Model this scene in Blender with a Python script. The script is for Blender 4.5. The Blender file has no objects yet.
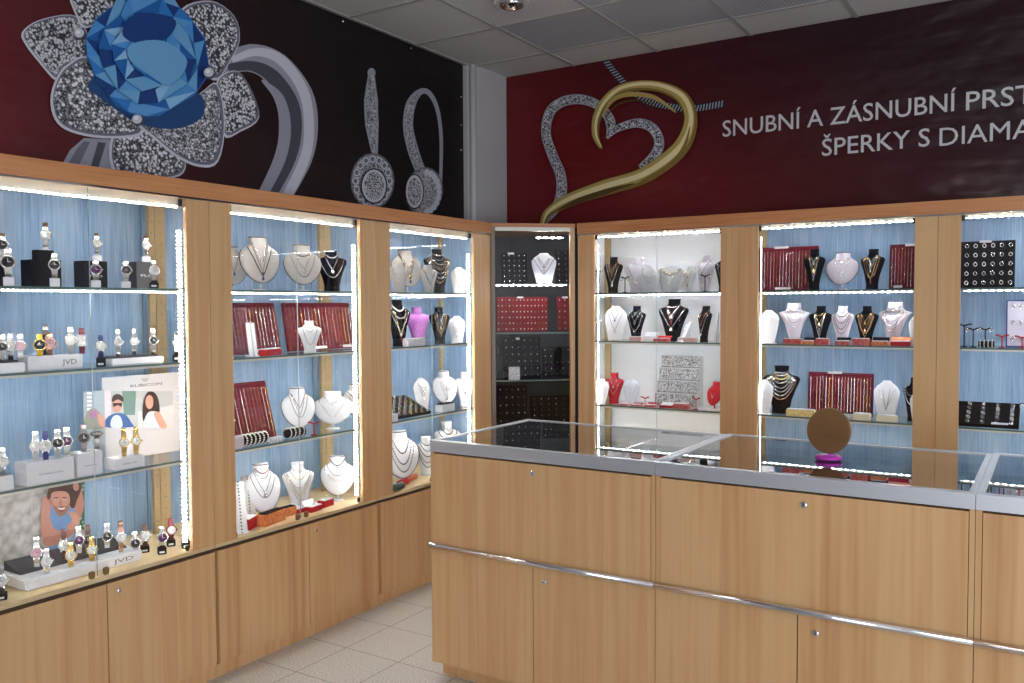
import bpy, bmesh, math, random
from mathutils import Vector as V, Matrix
from mathutils.geometry import tessellate_polygon
random.seed(7)
sc = bpy.context.scene; COL = sc.collection; R = math.radians
# ---------------------------------------------------------------- camera
F = 863.45; CW, CH = 1024, 683; CAM = V((0, 0, 1.55))
_y, _p, _r = R(-32.244), R(-2.353), R(-.3153)
fw = V((math.sin(_y)*math.cos(_p), math.cos(_y)*math.cos(_p), math.sin(_p)))
_rt = V((math.cos(_y), -math.sin(_y), 0)); _up = _rt.cross(fw)
rt = _rt*math.cos(_r)+_up*math.sin(_r); up = -_rt*math.sin(_r)+_up*math.cos(_r)
cd = bpy.data.cameras.new('camera'); cam = bpy.data.objects.new('camera', cd); COL.objects.link(cam)
M3 = Matrix((rt, up, -fw)).transposed(); cam.matrix_world = Matrix.Translation(CAM) @ M3.to_4x4()
cd.sensor_width = 36; cd.lens = F/CW*36; cd.clip_start = .05; sc.camera = cam
# ---------------------------------------------------------------- world, window light, exposure
sc.view_settings.view_transform = 'Standard'; sc.view_settings.look = 'None'
sc.view_settings.gamma = 1; sc.view_settings.use_curve_mapping = False
sc.view_settings.exposure = EXPO = 0.33
w = bpy.data.worlds.new('world'); sc.world = w; w.use_nodes = True
w.node_tree.nodes['Background'].inputs[0].default_value = (.80, .88, 1, 1)
w.node_tree.nodes['Background'].inputs[1].default_value = 1.5
cy = sc.cycles
cy.use_denoising = True; cy.max_bounces = 8; cy.diffuse_bounces = 3; cy.glossy_bounces = 4
cy.transparent_max_bounces = 40; cy.transmission_bounces = 4; cy.sample_clamp_indirect = 0
cy.caustics_reflective = False; cy.caustics_refractive = False
def area(name, loc, rot, sx, sy, e, col):
    l = bpy.data.lights.new(name, 'AREA'); l.shape = 'RECTANGLE'; l.size = sx; l.size_y = sy; l.energy = e; l.color = col
    o = bpy.data.objects.new(name, l); COL.objects.link(o); o.location = loc; o.rotation_euler = rot
    return o
# daylight through the shop windows behind and to the right of the camera (panes of wall_front / wall_right)
area('shop_window_daylight', (1.85, -2.35, 1.35), (R(90), 0, 0), 2.8, 1.9, 98, (.97, .96, .97))
area('side_window_daylight', (3.35, 2.05, 1.4), (R(90), 0, R(90)), 2.6, 1.7, 40, (.80, .88, 1))
# ---------------------------------------------------------------- materials
MATS = {}
def N(nt, t, **k):
    n = nt.nodes.new(t)
    for a, b in k.items(): setattr(n, a, b)
    return n
def mat(name, col, rough=.5, metal=0, spec=.5, emit=None, es=0, coat=0):
    if name in MATS: return MATS[name]
    m = bpy.data.materials.new(name); m.use_nodes = True; b = m.node_tree.nodes['Principled BSDF']
    b.inputs['Base Color'].default_value = (*col, 1); b.inputs['Roughness'].default_value = rough
    b.inputs['Metallic'].default_value = metal; b.inputs['Specular IOR Level'].default_value = spec
    b.inputs['Coat Weight'].default_value = coat
    if emit: b.inputs['Emission Color'].default_value = (*emit, 1); b.inputs['Emission Strength'].default_value = es
    MATS[name] = m; return m
def ramp(nt, src, stops, dst, interp='LINEAR'):
    r = N(nt, 'ShaderNodeValToRGB'); r.color_ramp.interpolation = interp
    e = r.color_ramp.elements
    while len(e) < len(stops): e.new(.5)
    for q, (p, c) in zip(e, stops): q.position = p; q.color = (*c, 1)
    nt.links.new(src, r.inputs[0])
    if dst: nt.links.new(r.outputs[0], dst)
    return r
def coords(nt, scale, kind='pos', loc=(0, 0, 0)):
    if kind == 'pos': s = N(nt, 'ShaderNodeNewGeometry').outputs['Position']
    else: s = N(nt, 'ShaderNodeTexCoord').outputs['Object']
    mp = N(nt, 'ShaderNodeMapping'); mp.inputs['Scale'].default_value = scale; mp.inputs['Location'].default_value = loc
    nt.links.new(s, mp.inputs[0]); return mp.outputs[0]
def noisemat(name, scale, stops, detail=4, rough=.5, ns=1, metal=0, kind='pos', spec=.5, fine=None, bump=0, fk=.55):
    m = mat(name, (1, 1, 1), rough, metal, spec); nt = m.node_tree; b = nt.nodes['Principled BSDF']
    n = N(nt, 'ShaderNodeTexNoise'); n.inputs['Scale'].default_value = ns; n.inputs['Detail'].default_value = detail
    nt.links.new(coords(nt, scale, kind), n.inputs['Vector'])
    src = n.outputs['Fac']
    if fine:
        n2 = N(nt, 'ShaderNodeTexNoise'); n2.inputs['Scale'].default_value = 1; n2.inputs['Detail'].default_value = 3
        nt.links.new(coords(nt, fine, kind), n2.inputs['Vector'])
        mx = N(nt, 'ShaderNodeMath', operation='MULTIPLY_ADD'); mx.inputs[1].default_value = fk
        nt.links.new(n2.outputs['Fac'], mx.inputs[0])
        m2 = N(nt, 'ShaderNodeMath', operation='MULTIPLY'); m2.inputs[1].default_value = 1-fk
        nt.links.new(src, m2.inputs[0]); nt.links.new(m2.outputs[0], mx.inputs[2]); src = mx.outputs[0]
    ramp(nt, src, stops, b.inputs['Base Color'])
    if bump:
        bp = N(nt, 'ShaderNodeBump'); bp.inputs['Strength'].default_value = bump; bp.inputs['Distance'].default_value = .002
        nt.links.new(src, bp.inputs['Height']); nt.links.new(bp.outputs[0], b.inputs['Normal'])
    return m
beech = noisemat('beech_laminate', (5, 5, .25), [(.34, (.50, .25, .105)), (.43, (.60, .35, .16)), (.5, (.64, .405, .195)), (.57, (.59, .33, .15)), (.68, (.64, .415, .21))], rough=.42, fine=(34, 34, .9), fk=.3)
beech_h = noisemat('beech_crown_laminate', (.8, .8, 16), [(.3, (.42, .15, .05)), (.5, (.55, .235, .09)), (.7, (.62, .29, .12))], rough=.4, fine=(4, 4, 120))
beech_light = noisemat('beech_case_floor', (3, 3, 8), [(.3, (.62, .46, .24)), (.7, (.74, .58, .34))], rough=.45)
blueback = noisemat('blue_streaked_laminate', (14, 14, .9), [(.3, (.17, .31, .56)), (.45, (.27, .44, .67)), (.6, (.38, .54, .74)), (.75, (.54, .67, .80))], rough=.55, fine=(130, 130, 5))
whiteback = mat('white_laminate_back', (.86, .91, .96), .5)
postwood = noisemat('pale_post_wood', (5, 5, .4), [(.3, (.36, .27, .14)), (.7, (.46, .36, .20))], rough=.5)
greyback = noisemat('dark_grey_back', (3, 3, 3), [(.3, (.05, .06, .065)), (.7, (.10, .11, .115))], rough=.3)
alu = mat('brushed_aluminium', (.56, .59, .64), .42, .75)
aluprof = mat('light_profile_aluminium', (.62, .62, .55), .45, .3)
chrome = mat('chrome', (.82, .82, .84), .09, 1)
brass = mat('antique_brass', (.30, .22, .11), .35, .9)
darkmetal = mat('dark_metal', (.05, .045, .04), .4, .5)
gapm = mat('dark_gap', (.05, .028, .014), .8)
white = mat('white_gloss_card', (.84, .85, .88), .35)
whitemat = mat('white_leatherette', (.68, .69, .72), .6)
greywhite = noisemat('grey_linen', (400, 400, 400), [(.3, (.40, .385, .36)), (.7, (.56, .54, .51))], rough=.8)
pinkwhite = mat('pinkish_white_satin', (.62, .56, .62), .6)
cream = mat('cream_card', (.78, .74, .55), .6)
blackv = mat('black_velvet', (.0035, .0035, .006), .9, 0, .06)
blackp = mat('black_card', (.004, .004, .008), .7, 0, .15)
greyp = mat('charcoal_card', (.028, .028, .036), .55)
redv = noisemat('dark_red_velvet', (60, 60, 60), [(.3, (.085, .003, .012)), (.7, (.17, .006, .020))], rough=.8, spec=.2)
redbox = noisemat('red_printed_box', (90, 90, 90), [(.4, (.45, .03, .03)), (.6, (.62, .16, .13))], rough=.6)
redbright = mat('bright_red_velvet', (.42, .008, .02), .75, 0, .2)
orangebox = noisemat('orange_box', (90, 90, 90), [(.35, (.55, .11, .03)), (.65, (.72, .28, .10))], rough=.6)
yellowbox = noisemat('yellow_gold_box', (120, 120, 120), [(.4, (.70, .48, .12)), (.6, (.86, .70, .32))], rough=.55)
greenbox = noisemat('dark_green_weave', (150, 150, 150), [(.4, (.02, .05, .05)), (.6, (.08, .14, .12))], rough=.6)
purple = noisemat('purple_lace', (160, 160, 160), [(.4, (.34, .10, .42)), (.6, (.60, .24, .62))], rough=.7)
lace = noisemat('white_lace', (200, 200, 200), [(.45, (.35, .35, .38)), (.55, (.88, .88, .9))], rough=.7)
magenta = mat('magenta_plastic', (.62, .04, .50), .25)
painted_refl = noisemat('painted_mirror_reflection', (1, 1, 14), [(.35, (.17, .08, .025)), (.7, (.27, .135, .045))], rough=.35, spec=.6)  # brown bands paint the reflection of furniture behind the camera into the disc
silver = mat('silver', (.78, .77, .76), .22, 1)
darksilver = mat('oxidised_silver', (.20, .19, .19), .35, .9)
gold = mat('gold', (.83, .58, .22), .22, 1)
rose = mat('rose_gold', (.70, .40, .28), .25, 1)
pearl = mat('pearl', (.80, .77, .72), .2)
cord = mat('dark_cord', (.045, .03, .035), .6)
bluestone = mat('blue_stone', (.05, .08, .35), .15)
redstone = mat('dark_red_stone', (.25, .02, .03), .2)
crystal = mat('crystal', (.85, .88, .92), .08, .3)
silvertray = noisemat('silver_tray_of_charms', (170, 170, 170), [(.40, (.12, .12, .13)), (.5, (.45, .45, .46)), (.62, (.78, .78, .78))], rough=.4, metal=.3)
navy = mat('navy_leather', (.02, .03, .16), .5)
brownl = mat('brown_leather', (.10, .035, .02), .5)
maroon = mat('maroon_leather', (.16, .012, .03), .5)
yellow = mat('yellow_rubber', (.85, .55, .03), .4)
dialw = mat('white_dial', (.80, .80, .78), .3)
dialk = mat('black_dial', (.015, .015, .02), .25)
dialb = mat('purple_dial', (.10, .02, .12), .25)
dialr = mat('pink_dial', (.72, .42, .50), .3)
led = mat('led', (1, 1, 1))
ink = mat('grey_ink', (.16, .16, .18), .6); whiteink = mat('white_ink', (.62, .62, .64), .5)
acry = mat('acrylic', (.75, .80, .82), .1)
def ledmat(name, axis, strength, pitch=.0333, col=(1, .97, .93)):
    m = bpy.data.materials.new(name); m.use_nodes = True; nt = m.node_tree; nt.nodes.clear()
    o = N(nt, 'ShaderNodeOutputMaterial'); e = N(nt, 'ShaderNodeEmission'); e.inputs[0].default_value = (*col, 1)
    g = N(nt, 'ShaderNodeNewGeometry'); s = N(nt, 'ShaderNodeSeparateXYZ'); nt.links.new(g.outputs['Position'], s.inputs[0])
    a = N(nt, 'ShaderNodeMath', operation='MULTIPLY'); a.inputs[1].default_value = 2*math.pi/pitch; nt.links.new(s.outputs[axis], a.inputs[0])
    c = N(nt, 'ShaderNodeMath', operation='COSINE'); nt.links.new(a.outputs[0], c.inputs[0])
    mx = N(nt, 'ShaderNodeMapRange'); nt.links.new(c.outputs[0], mx.inputs[0]); mx.inputs[1].default_value = -.2; mx.inputs[2].default_value = .8
    mx.inputs[3].default_value = strength*.02; mx.inputs[4].default_value = strength*1.7
    nt.links.new(mx.outputs[0], e.inputs[1]); nt.links.new(e.outputs[0], o.inputs[0]); return m
LEDK = 3.2
led_y = ledmat('led_tape_along_left_run', 1, 26*LEDK, .0167)
led_x = ledmat('led_tape_along_back_run', 0, 29*LEDK, .0333, (.90, .94, 1))
led_z = ledmat('led_tape_upright', 2, 8*LEDK, .0167)
def glassmat(name, ior, tint=(1, 1, 1), rough=0, gain=1):
    m = bpy.data.materials.new(name); m.use_nodes = True; nt = m.node_tree; nt.nodes.clear()
    o = N(nt, 'ShaderNodeOutputMaterial'); mx = N(nt, 'ShaderNodeMixShader'); t = N(nt, 'ShaderNodeBsdfTransparent'); t.inputs[0].default_value = (*tint, 1)
    g = N(nt, 'ShaderNodeBsdfGlossy'); g.inputs['Roughness'].default_value = rough
    fr = N(nt, 'ShaderNodeFresnel'); fr.inputs[0].default_value = ior
    ge = N(nt, 'ShaderNodeNewGeometry'); s = N(nt, 'ShaderNodeMath', operation='SUBTRACT'); s.inputs[0].default_value = 1
    nt.links.new(ge.outputs['Backfacing'], s.inputs[1])
    k = N(nt, 'ShaderNodeMath', operation='MULTIPLY'); nt.links.new(fr.outputs[0], k.inputs[0]); nt.links.new(s.outputs[0], k.inputs[1])
    k2 = N(nt, 'ShaderNodeMath', operation='MULTIPLY', use_clamp=True); k2.inputs[1].default_value = gain; nt.links.new(k.outputs[0], k2.inputs[0])
    nt.links.new(k2.outputs[0], mx.inputs[0]); nt.links.new(t.outputs[0], mx.inputs[1]); nt.links.new(g.outputs[0], mx.inputs[2])
    nt.links.new(mx.outputs[0], o.inputs[0]); return m
glass = glassmat('case_glass', 1.55); shelfglass = glassmat('shelf_glass', 1.5, (.96, .99, .98))
topglass = glassmat('counter_glass', 1.9, (.8, .83, .84), 0, 1.85)
glassedge = mat('green_glass_edge', (.10, .17, .16), .25); paneedge = mat('pane_edge', (.30, .38, .40), .3)
# printed banner gradients
def gradmat(name, stops, p0, p1, rough=.45, bd=.05):
    m = mat(name, (1, 1, 1), rough, 0, .4); nt = m.node_tree; b = nt.nodes['Principled BSDF']
    g = N(nt, 'ShaderNodeNewGeometry'); s = N(nt, 'ShaderNodeVectorMath', operation='SUBTRACT'); s.inputs[1].default_value = p0
    nt.links.new(g.outputs['Position'], s.inputs[0])
    d = V(p1)-V(p0); dd = d/d.length_squared
    t = N(nt, 'ShaderNodeVectorMath', operation='DOT_PRODUCT'); t.inputs[1].default_value = dd; nt.links.new(s.outputs[0], t.inputs[0])
    ramp(nt, t.outputs['Value'], stops, b.inputs['Base Color'])
    n = N(nt, 'ShaderNodeTexNoise'); n.inputs['Scale'].default_value = 1.4; n.inputs['Detail'].default_value = 3
    nt.links.new(coords(nt, (1, 1, 2.4)), n.inputs['Vector'])
    bp = N(nt, 'ShaderNodeBump'); bp.inputs['Strength'].default_value = .6; bp.inputs['Distance'].default_value = bd
    nt.links.new(n.outputs['Fac'], bp.inputs['Height']); nt.links.new(bp.outputs[0], b.inputs['Normal'])
    return m
banL = gradmat('left_banner_print', [(0, (.24, .009, .016)), (.22, (.10, .006, .010)), (.6, (.016, .004, .005)), (1, (.006, .004, .005))], (-3.4, 1.3, 2.3), (-3.4, 3.9, 2.9))
banB = gradmat('back_banner_print', [(0, (.155, .009, .011)), (.35, (.08, .006, .009)), (.75, (.036, .005, .009)), (1, (.020, .005, .009))], (-1.9, 5.2, 2.1), (-1.2, 5.2, 3.2), .30, .09)
def pave(name, sc_=60, stops=((.0, (.03, .03, .035)), (.2, (.20, .20, .22)), (.5, (.55, .56, .60)), (1, (.9, .9, .93)))):
    m = mat(name, (1, 1, 1), .5); nt = m.node_tree; b = nt.nodes['Principled BSDF']
    v = N(nt, 'ShaderNodeTexVoronoi'); v.inputs['Scale'].default_value = sc_; nt.links.new(coords(nt, (1, 1, 1)), v.inputs['Vector'])
    s = N(nt, 'ShaderNodeSeparateColor'); nt.links.new(v.outputs['Color'], s.inputs[0])
    a = N(nt, 'ShaderNodeMath', operation='MULTIPLY_ADD'); a.inputs[1].default_value = -sc_*.02*0 - 1.1; nt.links.new(v.outputs['Distance'], a.inputs[0])
    k = N(nt, 'ShaderNodeMath', operation='ADD'); k.inputs[1].default_value = .35; nt.links.new(s.outputs[0], k.inputs[0]); nt.links.new(k.outputs[0], a.inputs[2])
    ramp(nt, a.outputs[0], list(stops), b.inputs['Base Color']); return m
pav = pave('pave_print', 95); pavs = pave('fine_pave_print', 150)
gem = pave('blue_gem_print', 16, ((.0, (.01, .06, .22)), (.25, (.03, .18, .50)), (.55, (.12, .40, .75)), (.8, (.35, .62, .88)), (1, (.6, .8, .95))))
P = {}
def pm(c): # flat print ink
    k = 'print_%02x%02x%02x' % tuple(int(x*255) for x in c)
    return mat(k, tuple(x**2.2 for x in c), .5)
# ---------------------------------------------------------------- mesh helpers
class MB:
    def __init__(s): s.bm = bmesh.new(); s.mats = []
    def mi(s, m):
        if m not in s.mats: s.mats.append(m)
        return s.mats.index(m)
    def faces(s, vs, fs, m, smooth=False):
        i = s.mi(m); b = [s.bm.verts.new(v) for v in vs]
        for f in fs:
            try: q = s.bm.faces.new([b[k] for k in f]); q.material_index = i; q.smooth = smooth
            except ValueError: pass
        return s
    def box(s, x0, y0, z0, x1, y1, z1, m, bev=0):
        a = bmesh.new(); bmesh.ops.create_cube(a, size=1)
        for v in a.verts: v.co = V(((x0+x1)/2+v.co.x*(x1-x0), (y0+y1)/2+v.co.y*(y1-y0), (z0+z1)/2+v.co.z*(z1-z0)))
        if bev: bmesh.ops.bevel(a, geom=a.edges[:]+a.verts[:], offset=bev, segments=2, affect='EDGES')
        a.verts.index_update(); s.faces([v.co.copy() for v in a.verts], [[v.index for v in f.verts] for f in a.faces], m); a.free(); return s
    def tube(s, pts, r, m, n=6, closed=False):
        pts = [V(p) for p in pts]; L = len(pts); vs = []; fs = []
        rr = r if isinstance(r, (list, tuple)) else [r]*L
        nv = None
        for i, p in enumerate(pts):
            t = (pts[(i+1) % L]-pts[i-1]) if closed else (pts[min(i+1, L-1)]-pts[max(i-1, 0)])
            if t.length < 1e-9: t = V((0, 0, 1))
            t.normalize()
            if nv is None: nv = t.orthogonal().normalized()
            nv = (nv-t*nv.dot(t)); nv = nv.normalized() if nv.length > 1e-6 else t.orthogonal().normalized()
            b = t.cross(nv)
            for k in range(n): a = 2*math.pi*k/n; vs.append(p+(nv*math.cos(a)+b*math.sin(a))*rr[i])
        for i in range(L if closed else L-1):
            j = (i+1) % L
            for k in range(n): fs.append([i*n+k, i*n+(k+1) % n, j*n+(k+1) % n, j*n+k])
        if not closed: fs += [list(range(n))[::-1], [(L-1)*n+k for k in range(n)]]
        return s.faces(vs, fs, m, True)
    def lathe(s, prof, m, n=20, axis='z', c=(0, 0, 0)):
        vs = []; fs = []
        for r, z in prof:
            for k in range(n):
                a = 2*math.pi*k/n; x, y = r*math.cos(a), r*math.sin(a)
                vs.append(V(c)+V({'z': (x, y, z), 'y': (x, z, -y), 'x': (z, x, y)}[axis]))
        for i in range(len(prof)-1):
            for k in range(n): fs.append([i*n+k, i*n+(k+1) % n, (i+1)*n+(k+1) % n, (i+1)*n+k])
        fs += [list(range(n))[::-1], [(len(prof)-1)*n+k for k in range(n)]]
        return s.faces(vs, fs, m, True)
    def ball(s, c, r, m, sub=1):
        a = bmesh.new(); bmesh.ops.create_icosphere(a, subdivisions=sub, radius=r)
        a.verts.index_update(); s.faces([v.co+V(c) for v in a.verts], [[v.index for v in f.verts] for f in a.faces], m, True); a.free(); return s
    def mesh(s, name):
        bmesh.ops.recalc_face_normals(s.bm, faces=s.bm.faces[:])
        me = bpy.data.meshes.new(name); s.bm.to_mesh(me); s.bm.free()
        for m in s.mats: me.materials.append(m)
        return me
    def build(s, name, parent=None, mtx=None): return obj(name, s.mesh(name), parent, mtx)
def obj(name, me, parent=None, mtx=None):
    o = bpy.data.objects.new(name, me); COL.objects.link(o)
    if parent: o.parent = parent
    if mtx is not None: o.matrix_basis = mtx
    return o
LBL = {}
def tag(o, label, cat, group=None):
    n = len(label.split())
    if not 4 <= n <= 16: print('LABELLEN', n, label)
    if label in LBL and group is None: print('DUPLABEL', label)
    LBL[label] = 1
    o['label'] = label; o['category'] = cat
    if group: o['group'] = group
    return o
def thing(name, label, cat, mtx=None, group=None):
    o = bpy.data.objects.new(name, None); COL.objects.link(o); o.empty_display_size = .05
    if mtx is not None: o.matrix_basis = mtx
    return tag(o, label, cat, group)
def struct(name, mb, parent=None):
    o = mb.build(name, parent)
    if not parent: o['kind'] = 'structure'
    return o
def bx(x0, y0, z0, x1, y1, z1, m, bev=0): return MB().box(x0, y0, z0, x1, y1, z1, m, bev)
# placement from the calibrated view onto the planes where things really stand
def ray(px, py): return fw*F+rt*(px-CW/2)-up*(py-CH/2)
def onX(px, py, X): d = ray(px, py); return CAM+d*(X/d.x)
def onY(px, py, Y): d = ray(px, py); return CAM+d*(Y/d.y)
def solve(px, A, D):   # point A+D*t that falls on image column px
    A = V(A)-CAM; D = V(D); u = (px-CW/2)/F
    t = -(A.dot(rt)-u*A.dot(fw))/(D.dot(rt)-u*D.dot(fw)); return CAM+A+D*t
def topz(p, py):       # height above p reaching image row py
    A = V(p)-CAM; D = V((0, 0, 1)); u = (CH/2-py)/F
    return -(A.dot(up)-u*A.dot(fw))/(D.dot(up)-u*D.dot(fw))
def wid(p, px): return px*(V(p)-CAM).dot(fw)/F
XF, YF = -2.94, 4.765            # front planes of the left run and the back run
KA = V((-2.94, 4.42, 0)); KB = V((-2.54, 4.765, 0)); KU = (KB-KA).normalized(); KN = V((-KU.y, KU.x, 0))
SH = {1: 1.627, 2: 1.333, 3: .938, 4: .566}
KSH = {1: 1.690, 2: 1.385, 3: 1.088, 4: .80}
ORD = 'first second third fourth fifth sixth seventh eighth ninth tenth eleventh twelfth thirteenth fourteenth fifteenth sixteenth seventeenth eighteenth nineteenth twentieth twenty-first twenty-second twenty-third twenty-fourth twenty-fifth twenty-sixth'.split()
# ---------------------------------------------------------------- the room
XL, XR, YB_, Y0, HC = -3.41, 3.5, 5.234, -2.5, 3.172
floorm = mat('terrazzo_tiles', (1, 1, 1), .32); nt = floorm.node_tree; b = nt.nodes['Principled BSDF']
v = coords(nt, (1, 1, 1), loc=(2.71+.305*20, -2.867+.305*20, 0))
br = N(nt, 'ShaderNodeTexBrick'); br.offset = 0; br.inputs['Scale'].default_value = 1; br.inputs['Brick Width'].default_value = .305; br.inputs['Row Height'].default_value = .305
br.inputs['Mortar Size'].default_value = .0022; br.inputs['Mortar Smooth'].default_value = .2
br.inputs['Mortar'].default_value = (.16, .15, .14, 1); nt.links.new(v, br.inputs['Vector'])
n = N(nt, 'ShaderNodeTexNoise'); n.inputs['Scale'].default_value = 150; n.inputs['Detail'].default_value = 4; nt.links.new(coords(nt, (1, 1, 1)), n.inputs['Vector'])
r1 = ramp(nt, n.outputs['Fac'], [(.35, (.36, .34, .31)), (.5, (.55, .53, .50)), (.62, (.68, .67, .64))], br.inputs['Color1']); nt.links.new(r1.outputs[0], br.inputs['Color2'])
nt.links.new(br.outputs['Color'], b.inputs['Base Color'])
plaster = noisemat('grey_painted_plaster', (3, 3, 3), [(.3, (.50, .49, .50)), (.7, (.54, .53, .54))], rough=.8)
tilem = noisemat('mineral_ceiling_tile', (120, 120, 1), [(.3, (.60, .59, .57)), (.7, (.66, .65, .63))], rough=.9)
def louvre(name, c0, c1):
    m = mat(name, (1, 1, 1), .6, .2); nt = m.node_tree; b = nt.nodes['Principled BSDF']
    v = coords(nt, (1, 1, 1)); a = N(nt, 'ShaderNodeTexWave', bands_direction='X'); a.inputs['Scale'].default_value = 16
    nt.links.new(v, a.inputs['Vector']); a2 = N(nt, 'ShaderNodeTexWave', bands_direction='Y'); a2.inputs['Scale'].default_value = 22; nt.links.new(v, a2.inputs['Vector'])
    k = N(nt, 'ShaderNodeMath', operation='MULTIPLY'); nt.links.new(a.outputs['Fac'], k.inputs[0]); nt.links.new(a2.outputs['Fac'], k.inputs[1])
    ramp(nt, k.outputs[0], [(.1, c0), (.5, c1)], b.inputs['Base Color']); return m
louv = louvre('perforated_metal_ceiling_tile', (.38, .40, .44), (.62, .64, .70)); louvw = louvre('bright_perforated_tile', (.50, .50, .50), (1, 1, 1))
T = .15
struct('floor', bx(XL-T, Y0-T, -.1, XR+T, YB_+T, 0, floorm))
gx, gy = -2.785, 4.268
c = MB()
xs = sorted({XL-.01, XR+.01, *[gx+.6*i for i in range(-1, 11) if XL < gx+.6*i < XR]}); ys = sorted({Y0-.01, YB_+.01, *[gy+.6*j for j in range(-12, 2) if Y0 < gy+.6*j < YB_]})
for i in range(len(xs)-1):
    for j in range(len(ys)-1):
        m = tilem
        if xs[i] > gx-.01 and ys[j] < gy+.01: m = louvw if (abs(xs[i]-gx) < .01 and abs(ys[j]-gy+.6) < .01) else louv
        if ys[j] < gy-1.3: m = tilem if (i+j) % 2 else louv
        c.faces([(xs[i], ys[j], HC), (xs[i+1], ys[j], HC), (xs[i+1], ys[j+1], HC), (xs[i], ys[j+1], HC)], [[0, 1, 2, 3]], m)
c.box(XL-T, Y0-T, HC+.02, XR+T, YB_+T, HC+.1, tilem)
struct('ceiling', c)
g = MB(); gm = mat('grey_ceiling_grid', (.40, .39, .38), .5)
for x in xs[1:-1]: g.box(x-.012, Y0, HC-.006, x+.012, YB_, HC+.004, gm)
for y in ys[1:-1]: g.box(XL, y-.012, HC-.005, XR, y+.012, HC+.004, gm)
struct('trim_1', g)
struct('wall_left', bx(XL-T, Y0-T, 0, XL, YB_+T, HC, plaster))
struct('wall_back', bx(XL, YB_, 0, XR, YB_+T, HC, plaster))
wf = MB(); wf.box(XL, Y0-T, 0, XR, Y0, .35, plaster); wf.box(XL, Y0-T, 2.35, XR, Y0, HC, plaster); wf.box(XL, Y0-T, .35, .35, Y0, 2.35, plaster); wf.box(3.3, Y0-T, .35, XR, Y0, 2.35, plaster)
struct('wall_front', wf)
wr = MB(); wr.box(XR, Y0, 0, XR+T, YB_, .5, plaster); wr.box(XR, Y0, 2.3, XR+T, YB_, HC, plaster); wr.box(XR, Y0, .5, XR+T, .7, 2.3, plaster); wr.box(XR, 3.4, .5, XR+T, YB_, 2.3, plaster)
struct('wall_right', wr)
fr = MB(); fm = mat('white_window_frame', (.7, .7, .7), .4)
for x in (.35, 1.8, 3.24): fr.box(x, Y0-.09, .35, x+.06, Y0-.03, 2.35, fm)
for z in (.35, 2.29): fr.box(.35, Y0-.09, z, 3.3, Y0-.03, z+.06, fm)
struct('window_1', fr)
fr = MB()
for y in (.7, 2.02, 3.34): fr.box(XR+.03, y, .5, XR+.09, y+.06, 2.3, fm)
for z in (.5, 2.24): fr.box(XR+.03, .7, z, XR+.09, 3.4, z+.06, fm)
struct('window_2', fr)
# corner pilaster and the pale pipe casing on it
struct('trim_2', bx(XL, 4.86, 0, -3.335, YB_, HC, plaster).box(XL, 4.80, 0, -3.375, 4.86, HC, plaster).tube([(-3.355, 4.84, 0), (-3.355, 4.84, HC)], .021, mat('pale_pipe_paint', (.66, .66, .68), .4), 12))
# recessed ceiling downlight
t = thing('ceiling_downlight', 'round chrome recessed downlight in the pale perforated ceiling tile', 'ceiling light', Matrix.Translation((-2.47, 3.93, HC-.006)) @ Matrix.Diagonal((.84, .84, 1, 1)))
MB().lathe([(.080, -.003), (.115, .0), (.12, -.006), (.112, -.012), (.098, -.014), (.082, -.012)], fm, 32).build('ring', t)
MB().lathe([(.080, -.012), (.078, -.030), (.068, -.034), (.06, -.020), (.04, -.008), (.0, -.006)], chrome, 28).build('reflector', t)
MB().lathe([(.028, -.006), (.026, -.02), (.012, -.028), (0, -.029)], darkmetal, 20).build('lamp', t)
# ---------------------------------------------------------------- printed banners
def smooth(pts, k=5, closed=True):
    n = len(pts); out = []
    for i in range(n if closed else n-1):
        p = [V((*pts[(i+j) % n if closed else max(0, min(n-1, i+j))][:2], 0)) for j in (-1, 0, 1, 2)]
        for q in range(k):
            t = q/k; out.append(.5*(2*p[1]+(p[2]-p[0])*t+(2*p[0]-5*p[1]+4*p[2]-p[3])*t*t+(3*p[1]-p[0]-3*p[2]+p[3])*t**3))
    if not closed: out.append(V((*pts[-1][:2], 0)))
    return [(p.x, p.y) for p in out]
class Art:
    def __init__(s, fn): s.fn = fn; s.mb = MB(); s.k = 0
    def pos(s, p, d): return s.fn(p[0], p[1], d)
    def poly(s, pts, m, sm=True, k=4):
        s.k += 1
        if sm: pts = smooth(pts, k)
        t = tessellate_polygon([[V((x, y, 0)) for x, y in pts]])
        s.mb.faces([s.pos(p, s.k*.0004) for p in pts], [list(q) for q in t], m); return s
    def stroke(s, pts, hw, m, k=5):
        s.k += 1
        c = smooth(pts, k, False); n = len(c); hs = []
        for i in range(n):
            u = i/(n-1)*(len(hw)-1); a = int(min(u, len(hw)-1.001)) if len(hw) > 1 else 0
            hs.append(hw[a]+(hw[min(a+1, len(hw)-1)]-hw[a])*(u-a))
        vs = []
        for i, (x, y) in enumerate(c):
            x0, y0 = c[max(0, i-1)]; x1, y1 = c[min(n-1, i+1)]; l = math.hypot(x1-x0, y1-y0) or 1
            nx, ny = -(y1-y0)/l, (x1-x0)/l
            vs += [s.pos((x+nx*hs[i], y+ny*hs[i]), s.k*.0004), s.pos((x-nx*hs[i], y-ny*hs[i]), s.k*.0004)]
        s.mb.faces(vs, [[2*i, 2*i+1, 2*i+3, 2*i+2] for i in range(n-1)], m); return s
    def ell(s, cx, cy_, rx, ry, m, a=0):
        ca, sa = math.cos(R(a)), math.sin(R(a))
        return s.poly([(cx+rx*math.cos(t)*ca-ry*math.sin(t)*sa, cy_+rx*math.cos(t)*sa+ry*math.sin(t)*ca) for t in [i*math.pi/10 for i in range(20)]], m, False)
def sc_(pts, f, ox=0, oy=0): return [(ox+x/f, oy+y/f) for x, y in pts]
BX = -3.4
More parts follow.
